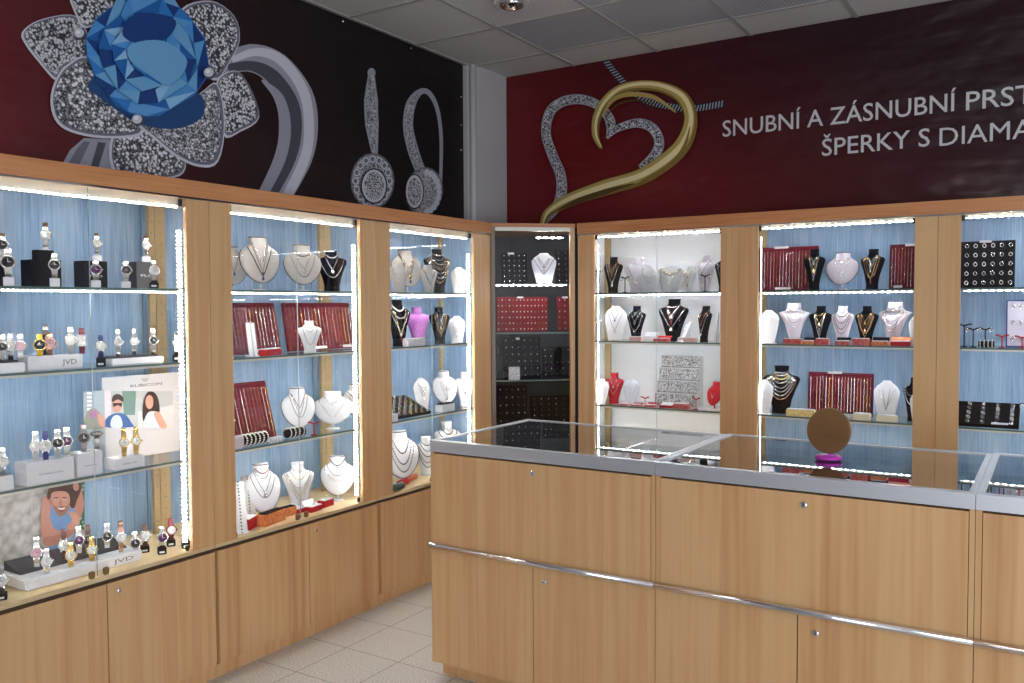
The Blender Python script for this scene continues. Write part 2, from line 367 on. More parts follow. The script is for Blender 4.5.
tL = thing('wall_banner', 'dark red and black banner printed with blue gem ring and diamond earrings', 'banner', Matrix.Translation((BX, 2.3, 2.07)))
def loc(o): # give a child modelled in world space its parent's frame
    o.matrix_parent_inverse = Matrix.Identity(4); o.data.transform(o.parent.matrix_basis.inverted()); return o
loc(bx(XL+.001, -.6, 2.07, BX, 4.79, HC-.001, banL).build('banner_sheet', tL))
A = Art(lambda x, y, d: onX(x, y, BX+.001+d))
steel = [pm((.29, .30, .34)), pm((.60, .61, .66)), pm((.80, .81, .85)), pm((.42, .43, .48))]
f = 3.414
A.stroke([(222, 66), (250, 58), (275, 68), (297, 96), (303, 126), (298, 158), (278, 198)], [9, 14, 16, 16, 15, 14, 12], steel[1])
A.stroke([(232, 60), (256, 52), (281, 60), (303, 90), (309, 125), (305, 158), (287, 196)], [3, 4, 5, 5, 5, 5, 5], steel[2])
A.stroke([(228, 68), (252, 66), (272, 76), (290, 100), (295, 126), (290, 158), (270, 196)], [4, 5, 7, 7, 7, 6, 6], steel[0])
A.stroke([(262, 80), (279, 98), (285, 126), (280, 158), (262, 196)], [1, 5, 6, 6, 5], steel[1])
A.poly([(70, 150), (84, 138), (120, 140), (116, 176), (58, 172)], steel[1], False).poly([(76, 150), (84, 141), (90, 142), (74, 176), (62, 175)], steel[3], False).poly([(98, 142), (106, 143), (96, 176), (88, 176)], steel[0], False)
pet = [[(75, 110), (130, 70), (240, 50), (290, 90), (300, 190), (215, 235), (190, 275), (130, 210), (85, 150)],
       [(240, -40), (380, -30), (410, 30), (300, 95), (262, 60)], [(735, 290), (800, 240), (850, 290), (885, 400), (820, 450), (760, 460)],
       [(620, 30), (720, 2), (800, 55), (818, 140), (780, 220), (740, 275), (690, 240), (640, 120)],
       [(380, 470), (480, 430), (600, 520), (635, 565), (590, 608), (400, 600)],
       [(190, 270), (230, 220), (300, 195), (400, 300), (470, 400), (480, 462), (350, 472), (240, 450), (188, 410), (172, 340)],
       [(470, 420), (560, 390), (680, 320), (742, 285), (768, 420), (745, 552), (680, 570), (600, 535), (520, 470)]]
for q in pet:
    q = sc_(q, f); cx = sum(x for x, y in q)/len(q); cy2 = sum(y for x, y in q)/len(q)
    A.poly(q, steel[2]); A.poly([(cx+(x-cx)*.95+.8, cy2+(y-cy2)*.95-.8) for x, y in q], steel[3])
    A.poly([(cx+(x-cx)*.9, cy2+(y-cy2)*.88-1) for x, y in q], pav)
A.poly(sc_([(300, 290), (350, 340), (470, 420), (600, 440), (690, 400), (690, 330), (620, 300), (380, 240)], f), pm((.12, .28, .48)))
gp = sc_([(290, 130), (330, 60), (400, 10), (420, -60), (560, -70), (600, 10), (650, 60), (700, 130), (718, 250), (665, 325), (545, 395), (470, 402), (395, 360), (330, 275), (298, 200)], f)
A.poly(gp, pm((.20, .45, .72)), False)
random.seed(3); gc = (147, 55)
blues = [pm((.55, .75, .90)), pm((.30, .58, .84)), pm((.12, .38, .68)), pm((.18, .48, .78)), pm((.42, .66, .84)), pm((.08, .24, .50)), pm((.36, .62, .86))]
def facet(a0, a1, r0, r1, m):
    def pt(a, r):
        n = len(gp); u = (a/(2*math.pi) % 1)*n; i = int(u) % n; p, q = gp[i], gp[(i+1) % n]; fx = u-int(u)
        bx_, by = p[0]+(q[0]-p[0])*fx, p[1]+(q[1]-p[1])*fx; return (gc[0]+(bx_-gc[0])*r, gc[1]+(by-gc[1])*r)
    q = [pt(a0, r0), pt(a1, r0), pt(a1, r1), pt(a0, r1)]; i = random.randrange(2)
    A.poly([q[i], q[i+1], q[i+2]], m, False); A.poly([q[i], q[i+2], q[(i+3) % 4]], random.choice(blues), False)
for ring, (r0, r1, nn) in enumerate([(.99, .80, 17), (.80, .58, 13), (.58, .34, 11), (.34, .0, 7)]):
    for k in range(nn): a0 = 2*math.pi*k/nn+ring*.3; facet(a0, a0+2*math.pi/nn, r0, r1, random.choice(blues))
A.poly(sc_([(420, 120), (440, 60), (520, 45), (600, 70), (570, 130), (480, 150)], f), blues[5]); A.poly(sc_([(440, 200), (450, 150), (560, 140), (640, 210), (580, 290), (500, 250)], f), blues[4])
for x, y in [(272, 116), (715, 250), (470, 410)]: A.ell(x/f, y/f, 6, 6, steel[0]); A.ell(x/f-.6, y/f-1, 5, 4.6, steel[2]); A.ell(x/f-1.5, y/f-2, 2, 2, pm((.95, .95, .97)))
o = loc(A.mb.build('printed_flower_ring', tL))
A = Art(lambda x, y, d: onX(x, y, BX+.001+d)); dk = pm((.16, .16, .18))
A.stroke([(371.5, 70), (371, 100), (372, 125), (375, 155)], [2, 7, 6.8, 2.5], steel[1]).ell(371.5, 73, 4, 5, steel[1]); A.stroke([(371.5, 75), (371, 100), (372, 125), (375, 152)], [2, 5, 5, 1.6], pavs)
A.ell(372.5, 181, 22, 28, steel[3]); A.ell(372.5, 181, 20.5, 26, pavs)
for k in range(16):
    a = k*math.pi/8; A.ell(372.5+17*math.cos(a), 181+22*math.sin(a), 3.1, 3.8, steel[2]); A.ell(372.5+17*math.cos(a), 181+22*math.sin(a), 1.9, 2.4, steel[3])
A.ell(374, 186, 13.5, 18, dk); A.ell(374, 186, 12, 16.5, steel[2]); A.ell(374, 186, 10, 14, pavs)
loc(A.mb.build('printed_drop_earring', tL))
A = Art(lambda x, y, d: onX(x, y, BX+.001+d))
A.stroke([(421, 172), (413, 150), (408, 126), (411, 104), (420, 92), (429, 93), (437, 108), (441, 135), (441, 168), (440, 198)], [5, 5.5, 5, 5, 3, 2.5, 2, 1.8, 1.6, 1.4], steel[1])
A.stroke([(421, 170), (413, 150), (408.5, 126), (411, 105), (419, 94)], [4, 4.2, 3.6, 3.4, 2], pavs)
A.ell(424, 191, 19, 24, steel[3], 8); A.ell(424, 191, 17.5, 22.5, pavs, 8); A.ell(414.5, 191.5, 9.5, 18, dk); A.ell(414.5, 191.5, 8.5, 16.5, steel[2]); A.ell(414.5, 191.5, 7, 14, pavs)
for k in range(-5, 6): a = k*math.pi/11; A.ell(425+14*math.cos(a), 192+20*math.sin(a), 2.6, 3.2, steel[2])
loc(A.mb.build('printed_hook_earring', tL))
for x, y in ((343, 21), (411, 48), (461, 97), (461, 125), (461, 150)): 
    p = onX(x, y, BX+.003); p.z = min(p.z, HC-.03); loc(MB().lathe([(.008, 0), (.006, .004), (0, .005)], chrome, 10, 'x', p).build('eyelet', tL))
# back banner
BYp = 5.226
tB = thing('wall_banner', 'dark red vinyl banner printed with gold heart pendant and white lettering', 'banner', Matrix.Translation((0, BYp, 2.07)))
loc(bx(-3.332, BYp, 2.07, 2.6, YB_-.001, HC-.001, banB).build('banner_sheet', tB))
A = Art(lambda x, y, d: onY(x, y, BYp-.001-d)); f = 2.845; O = (430, 0)
g0, g1, g2, g3 = pm((.32, .26, .10)), pm((.70, .61, .34)), pm((.93, .87, .66)), pm((.50, .42, .19)); 
rp = [pm((.10, .11, .15)), pm((.62, .66, .72))]
def rope(pts, hw):
    A.stroke(pts, [hw], rp[0]); c = smooth(pts, 6, False); L = [0]
    for a, b2 in zip(c, c[1:]): L.append(L[-1]+math.hypot(b2[0]-a[0], b2[1]-a[1]))
    s = 1.5
    while s < L[-1]-1:
        i = max(k for k in range(len(L)) if L[k] <= s); i = min(i, len(c)-2); tt = (s-L[i])/(L[i+1]-L[i]); x = c[i][0]+(c[i+1][0]-c[i][0])*tt; y = c[i][1]+(c[i+1][1]-c[i][1])*tt
        dx, dy = (c[i+1][0]-c[i][0]), (c[i+1][1]-c[i][1]); l = math.hypot(dx, dy); dx /= l; dy /= l
        A.poly([(x+dy*hw*.85+dx*1.1, y-dx*hw*.85+dy*1.1), (x+dy*hw*.85+dx*2.4, y-dx*hw*.85+dy*2.4), (x-dy*hw*.85+dx*.2, y+dx*hw*.85+dy*.2), (x-dy*hw*.85-dx*1.0, y+dx*hw*.85-dy*1.0)], rp[1], False); s += 3.1
rope(sc_([(500, 172), (520, 200), (560, 245)], f, *O), 3.4); rope(sc_([(580, 262), (620, 288), (700, 306), (760, 308), (838, 294)], f, *O), 3.6)
dh = sc_([(318, 640), (350, 602), (372, 562), (372, 500), (348, 440), (330, 380), (340, 322), (372, 292), (420, 282), (468, 294), (500, 322), (514, 352), (505, 395)], f, *O)
A.stroke(dh, [2, 4.5, 5.5, 5.2, 5, 4.8, 5, 5, 5, 4.6, 4.8, 5, 1], steel[1]); A.stroke(dh, [1, 3.2, 4.2, 4, 4, 3.8, 4, 4, 4, 3.6, 3.8, 4, .6], pavs)
dh2 = sc_([(503, 392), (535, 365), (590, 350), (632, 364), (652, 402), (640, 440), (598, 478)], f, *O)
A.stroke(dh2, [1.5, 3.5, 4.6, 5, 5, 5, 3], steel[1]); A.stroke(dh2, [1, 2.6, 3.6, 4, 4, 4, 2], pavs)
gh = sc_([(320, 642), (338, 605), (400, 568), (500, 533), (600, 503), (680, 452), (726, 400), (742, 335), (720, 280), (665, 250), (600, 243), (540, 256), (498, 292), (474, 340), (472, 388), (488, 424)], f, *O)
hw = [2.2, 4, 6.5, 8, 8, 8.5, 8, 6.5, 6.5, 5.4, 5, 4.6, 4.4, 4, 3.4, 1]
A.stroke(gh, hw, g3); A.stroke([(x-1.2, y-1.2) for x, y in gh], [h*.72 for h in hw], g1); A.stroke([(x+.3, y-1.6) for x, y in gh], [h*.34 for h in hw], g2)
A.stroke(sc_([(360, 598), (420, 572), (500, 545), (580, 522)], f, *O), [.4, 2.6, 2.6, .4], g0)
A.stroke(sc_([(740, 360), (722, 420), (680, 470), (600, 515)], f, *O), [.4, 1.8, 2, .4], g3)
A.stroke(sc_([(490, 330), (520, 285), (570, 268), (640, 278), (700, 320)], f, *O), [.6, 2, 2.4, 2.2, .6], g1); A.stroke(sc_([(500, 336), (530, 300), (580, 285), (640, 296)], f, *O), [.3, .9, .9, .3], g0)
loc(A.mb.build('printed_heart_pendant', tB))
FNT = {}
def text(s, parent, m, name, x0, x1, z0, cap, fn, bold=0):
    """flat letters; baseline z0, cap height, spanning x0..x1 ; fn maps (x,z)->world"""
    cu = bpy.data.curves.new('t', 'FONT'); cu.body = s; cu.size = 1; cu.offset = bold; cu.resolution_u = 3
    o = bpy.data.objects.new('t', cu); COL.objects.link(o); bpy.context.view_layer.update()
    me = bpy.data.meshes.new_from_object(o.evaluated_get(bpy.context.evaluated_depsgraph_get())); bpy.data.objects.remove(o)
    X = [v.co.x for v in me.vertices]; a, b2 = min(X), max(X)
    for v in me.vertices: v.co = fn(x0+(v.co.x-a)/(b2-a)*(x1-x0), z0+v.co.y/.729*cap)
    me.materials.clear(); me.materials.append(m); o = obj(name, me, parent)
    return loc(o)
fB = lambda x, z: V((x, BYp-.004, z))
text('SNUBNÍ A ZÁSNUBNÍ', tB, whiteink, 'lettering', -1.756, -.475, 2.582, .102, fB, .005)
text('PRSTENY', tB, whiteink, 'lettering', -.428, .17, 2.578, .102, fB, .005)
text('ŠPERKY S', tB, whiteink, 'lettering', -1.166, -.60, 2.408, .102, fB, .005)
text('DIAMANTY', tB, whiteink, 'lettering', -.553, .17, 2.402, .102, fB, 0)
# ---------------------------------------------------------------- the display cases of the two long runs
def case(mtx, w, sl, sr, label, back, ledm, vert, doors, lock, locks, left, endp=None):
    t = thing('display_cabinet', label, 'display cabinet', mtx); D = .455
    bx(0, .02, .06, w, D, .535, beech).build('carcass', t)
    bx(.002, .002, 2.0005, w-.002, D, 2.05, beech).build('top_panel', t)
    bx(0, .012, 0, w-.001, .03, .055, beech).build('plinth', t)
    bx(.002, .004, .539, w-.002, D, .565, beech_light).build('case_floor', t)
    bx(.002, -.003, .541, w-.002, .003, .550, gapm).build('bottom_track', t)
    bx(.002, D-.006, .566, w-.002, D, 2.0, back).build('back_panel', t)
    for a, b2 in ((0.0006, sl), (w-sr, w-.0006)): bx(a, 0, .5655, b2, .018, 1.984, beech).build('stile', t)
    if endp: bx(*((w-.009, .02, .566, w-.002, .452, 1.999) if endp == 'r' else (.002, .02, .566, .009, .452, 1.999)), back).build('end_panel', t)
    for a, b2 in ((.010 if endp == 'l' else .001, .05), (w-.028-(.009 if endp == 'r' else 0), w-.001-(.009 if endp == 'r' else 0))):
        pb = bx(a, .355, .566, b2, .375, 1.999, postwood)
        for z in [.62+.05*i for i in range(27)]: pb.box((a+b2)/2-.002, .3545, z, (a+b2)/2+.002, .3552, z+.004, darkmetal)
        pb.build('shelf_post', t)
    for a, b2, lk in doors:
        d = bx(a+.0015, .0, .060, b2-.0015, .018, .536, beech).build('cupboard_door', t)
        if lk: MB().lathe([(.010, 0), (.010, -.003), (.008, -.004), (0, -.004)], chrome, 16, 'y', (lk, 0, .497)).box(lk-.001, -.0052, .493, lk+.001, -.0035, .501, gapm).build('lock', d)
    for i, z in ((1, SH[1]), (2, SH[2]), (3, SH[3])):
        s = bx(.012, .036, z-.0085, w-.012, .345, z-.0005, shelfglass).box(.012, .034, z-.0085, w-.012, .036, z-.0005, glassedge).build('glass_shelf', t)
        lb = bx(sl+.01, .036, z-.0125, w-sr-.01, .050, z-.0088, aluprof).box(sl+.01, .0475, z-.0175, w-sr-.01, .050, z-.0125, aluprof).box(sl+.012, .0375, z-.0165, w-sr-.012, .0470, z-.0125, ledm)
        if i > 1: lb.box(sl+.01, .0355, z-.0172, w-sr-.01, .0370, z-.0125, aluprof)
        lb.build('led_strip', s)
    z = 1.950 if left else 1.968
    bx(sl+.004, .045, z+.004, w-sr-.004, .052, 1.998, aluprof).box(sl+.004, .052, z+.03, w-sr-.004, .075, 1.998, aluprof).box(sl+.01, .043, z+.0005, w-sr-.01, .048, z+.004, ledm).build('top_led_bar', t)
    if vert == 'l0': pass
    elif vert == 'r': bx(w-sr-.013, .034, .60, w-sr-.001, .046, 1.865, led_z).build('upright_led_strip', t)
    else: bx(sl+.001, .052, .60, sl+.004, .055, 1.93, led_z).build('upright_led_strip', t)
    mid = locks
    for k, (a, b2, y) in enumerate(((sl-.02, mid+.002, .020), (mid-.002, w-sr+.02, .027))):
        y += .004
        g = bx(a, y, .568, b2, y+.004, 1.986, glass)
        e = b2 if k == 0 else a
        
        if k == 0: g.box(e-.0005, y-.0002, .568, e+.0005, y+.0042, 1.986, paneedge)
        g = g.build('sliding_glass_door', t)
        kx = mid-.026 if k == 0 else mid+.034
        bx(kx-.010, y-.016, .5662, kx+.010, y-.0005, .592, brass, .003).build('door_lock', g)
        cx = sl+.008 if k == 0 else w-sr-.008
        bx(cx-.007, y-.012, .5662, cx+.007, y-.0005, .588, darkmetal, .002).build('corner_clip', g); bx(cx-.007, y-.012, 1.955, cx+.007, y-.0005, 1.983, darkmetal, .002).build('corner_clip', g)
    return t
RL = lambda y: Matrix.Translation((XF, y, 0)) @ Matrix.Rotation(R(90), 4, 'Z')
RB = lambda x: Matrix.Translation((x, YF, 0))
LY = [1.330, 2.342, 3.358, 4.418]; BXs = [-2.520, -1.505, -.504, .50]
case(RL(LY[0]), LY[1]-LY[0]-.001, .108, .108, 'beech display cabinet full of wristwatches, leftmost on the left wall', blueback, led_y, 'r', [(0, .526, 0), (.527, 1.01, .575)], 1, .505, True)
case(RL(LY[1]), LY[2]-LY[1]-.001, .111, .108, 'beech display cabinet with two red chain boards, middle of the left wall', blueback, led_y, 'r', [(.012, .529, 0), (.53, 1.014, .575)], 1, .502, True)
case(RL(LY[2]), LY[3]-LY[2]-.001, .119, .174, 'beech display cabinet holding a purple bust, nearest the corner on left wall', blueback, led_y, 'r', [(.022, 1.058, 0)], 1, .500, True, 'r')
case(RB(BXs[0]), BXs[1]-BXs[0]-.001, .112, .104, 'beech display cabinet with brightly lit white back and stepped silver stand', whiteback, led_x, 'l', [(0, .5, 0), (.501, 1.01, 0)], 1, .512, False, 'l')
case(RB(BXs[1]), BXs[2]-BXs[1]-.001, .106, .104, 'beech display cabinet with blue back directly behind the round mirror', blueback, led_x, 'l', [(0, .5, 0), (.501, 1.0, 0)], 1, .500, False)
case(RB(BXs[2]), BXs[3]-BXs[2]-.001, .101, .104, 'beech display cabinet with black ring trays at right edge of view', blueback, led_x, 'l0', [(0, .5, 0), (.501, 1.0, 0)], 1, .500, False)
t = thing('crown_board', 'long orange-brown beech crown board along top of the left-wall cabinets', 'crown board', Matrix.Translation((XF, 3, 2.0)))
loc(bx(XF+.0005, LY[0], 1.9925, XF+.012, LY[3]-.002, 2.058, beech_h).build('board', t)); loc(bx(XF+.0005, LY[0], 1.9855, XF+.008, LY[3]-.002, 1.992, chrome).build('chrome_track', t))
t = thing('crown_board', 'long beech crown board over the back-wall cabinets under the lettered banner', 'crown board', Matrix.Translation((-1, YF, 2.0)))
loc(bx(BXs[0]+.002, YF-.012, 1.9925, BXs[3], YF-.0005, 2.058, beech_h).build('board', t)); loc(bx(BXs[0]+.002, YF-.008, 1.9855, BXs[3], YF-.0005, 1.992, chrome).build('chrome_track', t))
# ---------------------------------------------------------------- dark corner cabinet
CO = Matrix.Translation(KA)
t = thing('corner_cabinet', 'dark diagonal corner cabinet with glass door between the two lit runs', 'display cabinet', CO)
pent = [KA, KB, V((-2.54, 5.22, 0)), V((-3.32, 5.22, 0)), V((-3.32, 4.42, 0))]
def prism(pts, z0, z1, m):
    n = len(pts); return MB().faces([V((p.x, p.y, z)) for z in (z0, z1) for p in pts], [list(range(n))[::-1], list(range(n, 2*n))]+[[i, (i+1) % n, n+(i+1) % n, n+i] for i in range(n)], m)
ins = [KA+KN*.05+KU*.02, KB+KN*.05-KU*.02, V((-2.56, 5.19, 0)), V((-3.29, 5.19, 0)), V((-3.29, 4.45, 0))]
inn = [p+KN*0 for p in pent]
loc(prism([KA+KN*.02, KB+KN*.02]+pent[2:], 0, .55, beech).build('base_cupboard', t))
loc(prism([KA, KB+V((-.0, 0, 0))]+pent[2:], 2.036, 2.058, beech_h).build('top_board', t))
bp = MB()
for a, b2 in ((2, 3), (3, 4)):
    p, q = pent[a], pent[b2]; bp.box(min(p.x, q.x)-.004, min(p.y, q.y)-.004, .55, max(p.x, q.x)+.004, max(p.y, q.y)+.004, 2.035, greyback)
bp.box(-3.32, 4.423, .55, -2.945, 4.430, 2.035, greyback).box(-2.549, 4.775, .55, -2.542, 5.22, 2.035, greyback)
loc(bp.build('back_panel', t))
def dbox(s0, s1, d0, d1, z0, z1, m):
    vs = [KA+KU*s+KN*d+V((0, 0, z)) for z in (z0, z1) for s, d in ((s0, d0), (s1, d0), (s1, d1), (s0, d1))]
    return MB().faces(vs, [[3, 2, 1, 0], [4, 5, 6, 7], [0, 1, 5, 4], [1, 2, 6, 5], [2, 3, 7, 6], [3, 0, 4, 7]], m)
L = (KB-KA).length; greyframe = mat('grey_brown_frame', (.22, .17, .14), .4)
loc(dbox(.002, .028, 0, .03, .551, 2.034, greyframe).build('frame_post', t)); loc(dbox(L-.03, L-.001, 0, .03, .551, 2.034, beech).build('frame_post', t))
loc(dbox(.03, L-.032, .004, .025, 2.012, 2.035, aluprof).build('top_rail', t)); loc(dbox(.03, L-.032, .0, .025, .551, .57, greyframe).build('bottom_rail', t))
g = loc(dbox(.032, L-.034, .010, .014, .572, 2.010, glass).build('glass_door', t)); loc2 = dbox(.034, .05, -.004, .009, 1.26, 1.30, darkmetal).build('hinge', g)
loc2.data.transform(CO.inverted())
lb = dbox(.30, L-.05, .10, .11, 1.975, 1.982, led_x).build('led_strip', t); loc(lb)
for k in (1, 2, 3, 4):
    z = KSH[k]; s = loc(prism(ins, z-.008, z-.0005, shelfglass).build('glass_shelf', t))
    if k == 1:
        q = dbox(.04, L-.045, .046, .052, z-.014, z-.009, led_x).build('led_strip', s); q.data.transform(CO.inverted())
    q = dbox(.03, L-.03, .045, .0495, z-.0085, z-.0003, glassedge).build('edge_strip', s); q.data.transform(CO.inverted())
# ---------------------------------------------------------------- counters
def counter(x, w, dp, label, lk1, lk2):
    t = thing('shop_counter', label, 'counter', Matrix.Translation((x, 2.83, 0))); e = .0008
    bx(e, .019, .064, w-e, dp-.02, .925, beech).box(e, .002, .064, .0175, .019, .948, beech).box(w-.0155, .002, .064, w-e, .019, .948, beech).box(e, .019, .925, .0175, dp-.02, .948, beech).box(w-.0155, .019, .925, w-e, dp-.02, .948, beech).box(e, dp-.035, .925, w-e, dp-.02, .948, beech).build('carcass', t)
    bx(.02, .05, .0, w-e, dp-.08, .063, beech).build('plinth', t)
    p = bx(.0195, .0, .566, w-.0175, .018, .942, beech).build('upper_panel', t)
    MB().lathe([(.011, 0), (.011, -.004), (.009, -.005), (0, -.005)], chrome, 16, 'y', (lk1, 0, .905)).box(lk1-.001, -.0065, .901, lk1+.001, -.0045, .909, gapm).build('lock', p)
    bx(.018, .0185, .562, w-.016, .0195, .945, gapm).build('painted_gap_shade', t)  # dark sheet behind the panel, its colour stands in for shade in the gaps
    for i, (a, b2) in enumerate(((0.001, .494), (.496, w-.001))):
        d = bx(a+.001, .0, .066, b2-.001, .018, .548, beech).build('cupboard_door', t)
        if i: MB().lathe([(.011, 0), (.011, -.004), (.009, -.005), (0, -.005)], chrome, 16, 'y', (lk2, 0, .493)).box(lk2-.001, -.0065, .489, lk2+.001, -.0045, .497, gapm).build('lock', d)
    MB().tube([(.0+e, -.010, .559), (w-e, -.010, .559)], .0120, chrome, 12).box(.001, -.004, .552, w-.001, .004, .568, chrome).build('chrome_rail', t)
    bx(e, -.002, .9495, w-e, .028, .996, alu).box(e, .028, .9495, .022, dp, .996, alu).box(w-.020, .028, .9495, w-e, dp, .996, alu).box(.022, dp-.018, .9495, w-.02, dp, .996, alu).build('top_frame', t)
    bx(.0225, .0285, .9835, w-.0205, dp-.0185, .9925, topglass).build('glass_top', t)
    bx(.0225, .0285, .9495, w-.0205, dp-.0185, .9535, mat('dark_grey_felt', (.10, .10, .11), .9)).build('display_floor', t)
    return t
counter(-2.190, 1.0, .775, 'beech sales counter with grey metal frame, left end beside the floor gap', .495, .545)
counter(-1.190, 1.0, .795, 'beech sales counter carrying the round mirror, second along the counter row', .512, .552)
counter(-.190, 1.0, .82, 'beech sales counter at right edge of view, third along the row', .5, .55)
# round mirror
p = V((-.682, 3.20, .9965))
t = thing('table_mirror', 'round table mirror with painted brown reflection on magenta foot standing on counter glass', 'mirror', Matrix.Translation(p) @ Matrix.Rotation(R(-12), 4, 'Z'))
zc = .103; th = R(-8)
m = MB().lathe([(.0, -.005), (.078, -.005), (.0812, -.002), (.0812, .002), (.078, .005), (0, .005)], painted_refl, 48, 'y'); me = m.mesh('mirror_disc'); me.shade_flat()
me.transform(Matrix.Translation((0, 0, zc)) @ Matrix.Rotation(th, 4, 'X')); obj('mirror_disc', me, t)
MB().lathe([(.0, 0), (.043, 0), (.046, .003), (.046, .008), (.042, .013), (.02, .016), (.0, .018)], magenta, 36).build('foot', t)
MB().tube([(0, .008, .012), (0, .008, .032)], .007, magenta, 10).build('stem', t)
# folded gold tags lying on the crown board
p = onY(716, 213, YF+.05)
t = MB().box(-.04, -.008, 0, .04, .008, .014, brass, .002).box(.05, -.006, 0, .075, .006, .009, brass, .002).build('hinge_strip', None, Matrix.Translation((p.x, YF+.03, 2.0503))); tag(t, 'small brass hinge strip lying on the back crown board below the banner', 'hinge')
# ---------------------------------------------------------------- goods
CASES = {'W': 'watch cabinet', 'N': 'middle left-wall cabinet', 'C': 'left-wall cabinet nearest corner', 'K': 'dark corner cabinet',
         'P': 'white-backed cabinet', 'M': 'cabinet behind the round mirror', 'E': 'cabinet at right edge'}
SHN = {1: 'top shelf', 2: 'second shelf', 3: 'third shelf', 4: 'floor'}
def where(c, s): return SHN[s]+', '+CASES[c]
def spot(c, s, px, d, zo=0):
    z = (KSH if c == 'K' else SH)[s]+zo
    if c in 'WNC': p = solve(px, (XF-d, 3, z), (0, 1, 0)); a = 90
    elif c == 'K': p = solve(px, KA+KN*d+V((0, 0, z)), KU); a = math.degrees(math.atan2(KU.y, KU.x))
    else: p = solve(px, (0, YF+d, z), (1, 0, 0)); a = 0
    return p, a
def place(c, s, px, d, turn=0, zo=0, face=0):
    p, a = spot(c, s, px, d, zo)
    if face and c in 'WNC': turn = -face-turn   # goods on the left wall are turned towards the shop door
    return p, Matrix.Translation(p) @ Matrix.Rotation(R(a+turn), 4, 'Z')
CACHE = {}
def cached(key, fn):
    if key not in CACHE: CACHE[key] = fn()
    return CACHE[key]
# --- busts: profile rows (z, half width, bulge, y offset), height 1
PROF = {
 'torso': [(0, .21, .10, 0), (.03, .21, .10, 0), (.12, .20, .09, 0), (.3, .245, .11, .0), (.5, .32, .13, .02), (.66, .40, .13, .03), (.74, .42, .12, .05), (.785, .36, .11, .07), (.82, .22, .12, .08), (.87, .165, .14, .09), (.93, .155, .14, .10), (1, .17, .13, .11)],
 'slim': [(0, .16, .08, 0), (.05, .16, .08, 0), (.3, .20, .10, .0), (.5, .25, .12, .02), (.68, .31, .13, .03), (.77, .33, .11, .05), (.82, .26, .11, .07), (.86, .16, .12, .08), (.93, .13, .12, .10), (1, .145, .11, .11)],
 'pad': [(.14, .03, .02, -.05), (.17, .14, .05, -.04), (.24, .25, .08, -.01), (.34, .345, .10, .03), (.46, .41, .12, .08), (.58, .435, .13, .12), (.68, .42, .13, .16), (.75, .37, .13, .19), (.81, .27, .13, .21), (.86, .20, .14, .23), (.93, .185, .15, .25), (.975, .195, .15, .265), (1, .18, .13, .27)],
 'card': [(0, .25, .03, 0), (.04, .26, .03, 0), (.3, .33, .05, .02), (.6, .41, .06, .05), (.74, .42, .06, .07), (.86, .32, .05, .09), (.95, .17, .04, .1), (1, .13, .03, .105)],
 'flare': [(0, .16, .09, 0), (.1, .16, .09, 0), (.3, .22, .12, .0), (.5, .30, .15, .02), (.66, .41, .15, .05), (.76, .49, .10, .1), (.8, .30, .13, .08), (.86, .23, .15, .09), (.94, .21, .15, .1), (1, .2, .13, .11)],
}
def prow(k, z):
    p = PROF[k]
    for a, b in zip(p, p[1:]):
        if z <= b[0]: t = max(0, (z-a[0])/(b[0]-a[0])); return [a[i]+(b[i]-a[i])*t for i in range(4)]
    return list(p[-1])
def front(k, x, z, e=.012):
    _, hw, dp, yo = prow(k, z); return yo-dp*math.sqrt(max(0, 1-(x/hw)**2))-e
def bust_mesh(k, m):
    p = PROF[k]; rows = []; n = 14; zs = []
    for a, b in zip(p, p[1:]): zs += [a[0], (a[0]+b[0])/2]
    zs.append(p[-1][0]); vs = []; fs = []
    back = .03 if k in ('pad', 'card') else .09
    for z in zs:
        _, hw, dp, yo = prow(k, z)
        for i in range(n+1): t = math.pi*i/n; vs.append((-hw*math.cos(t), yo-dp*math.sin(t), z))
        for i in range(1, n): t = math.pi*i/n; vs.append((hw*math.cos(t), yo+back*math.sin(t), z))
    L = 2*n
    for r in range(len(zs)-1):
        for i in range(L): fs.append([r*L+i, r*L+(i+1) % L, (r+1)*L+(i+1) % L, (r+1)*L+i])
    fs += [list(range(L))[::-1], [(len(zs)-1)*L+i for i in range(L)]]
    return MB().faces(vs, fs, m, True).mesh('bust_form')
def rim_mesh(k, m):
    o = MB(); r = [x for x in PROF[k] if x[0] < .80]
    pts = [(-x[1]*1.0, x[3]+.01, x[0]) for x in r[::-1]]+[(x[1]*1.0, x[3]+.01, x[0]) for x in r[1:]]
    o.tube(pts, .014, m, 6); _, hw, dp, yo = PROF[k][-2]
    o.tube([(hw*math.cos(t), yo-dp*math.sin(t), .985) for t in [math.pi*i/12 for i in range(13)]], .010, m, 5); return o.mesh('piping')
def stand_mesh(m):
    o = MB(); o.lathe([(0, 0), (.16, 0), (.165, .012), (.14, .024), (0, .03)], m, 20, 'z', (0, .10, 0)); o.tube([(0, .10, .02), (0, .10, .2), (0, .13, .45)], .028, m, 8); return o.mesh('stand_foot')
def base_mesh(k, m):
    hw = PROF[k][0][1]+.05; return MB().box(-hw, -.16, -.0, hw, .14, .022, m, .006).mesh('base')
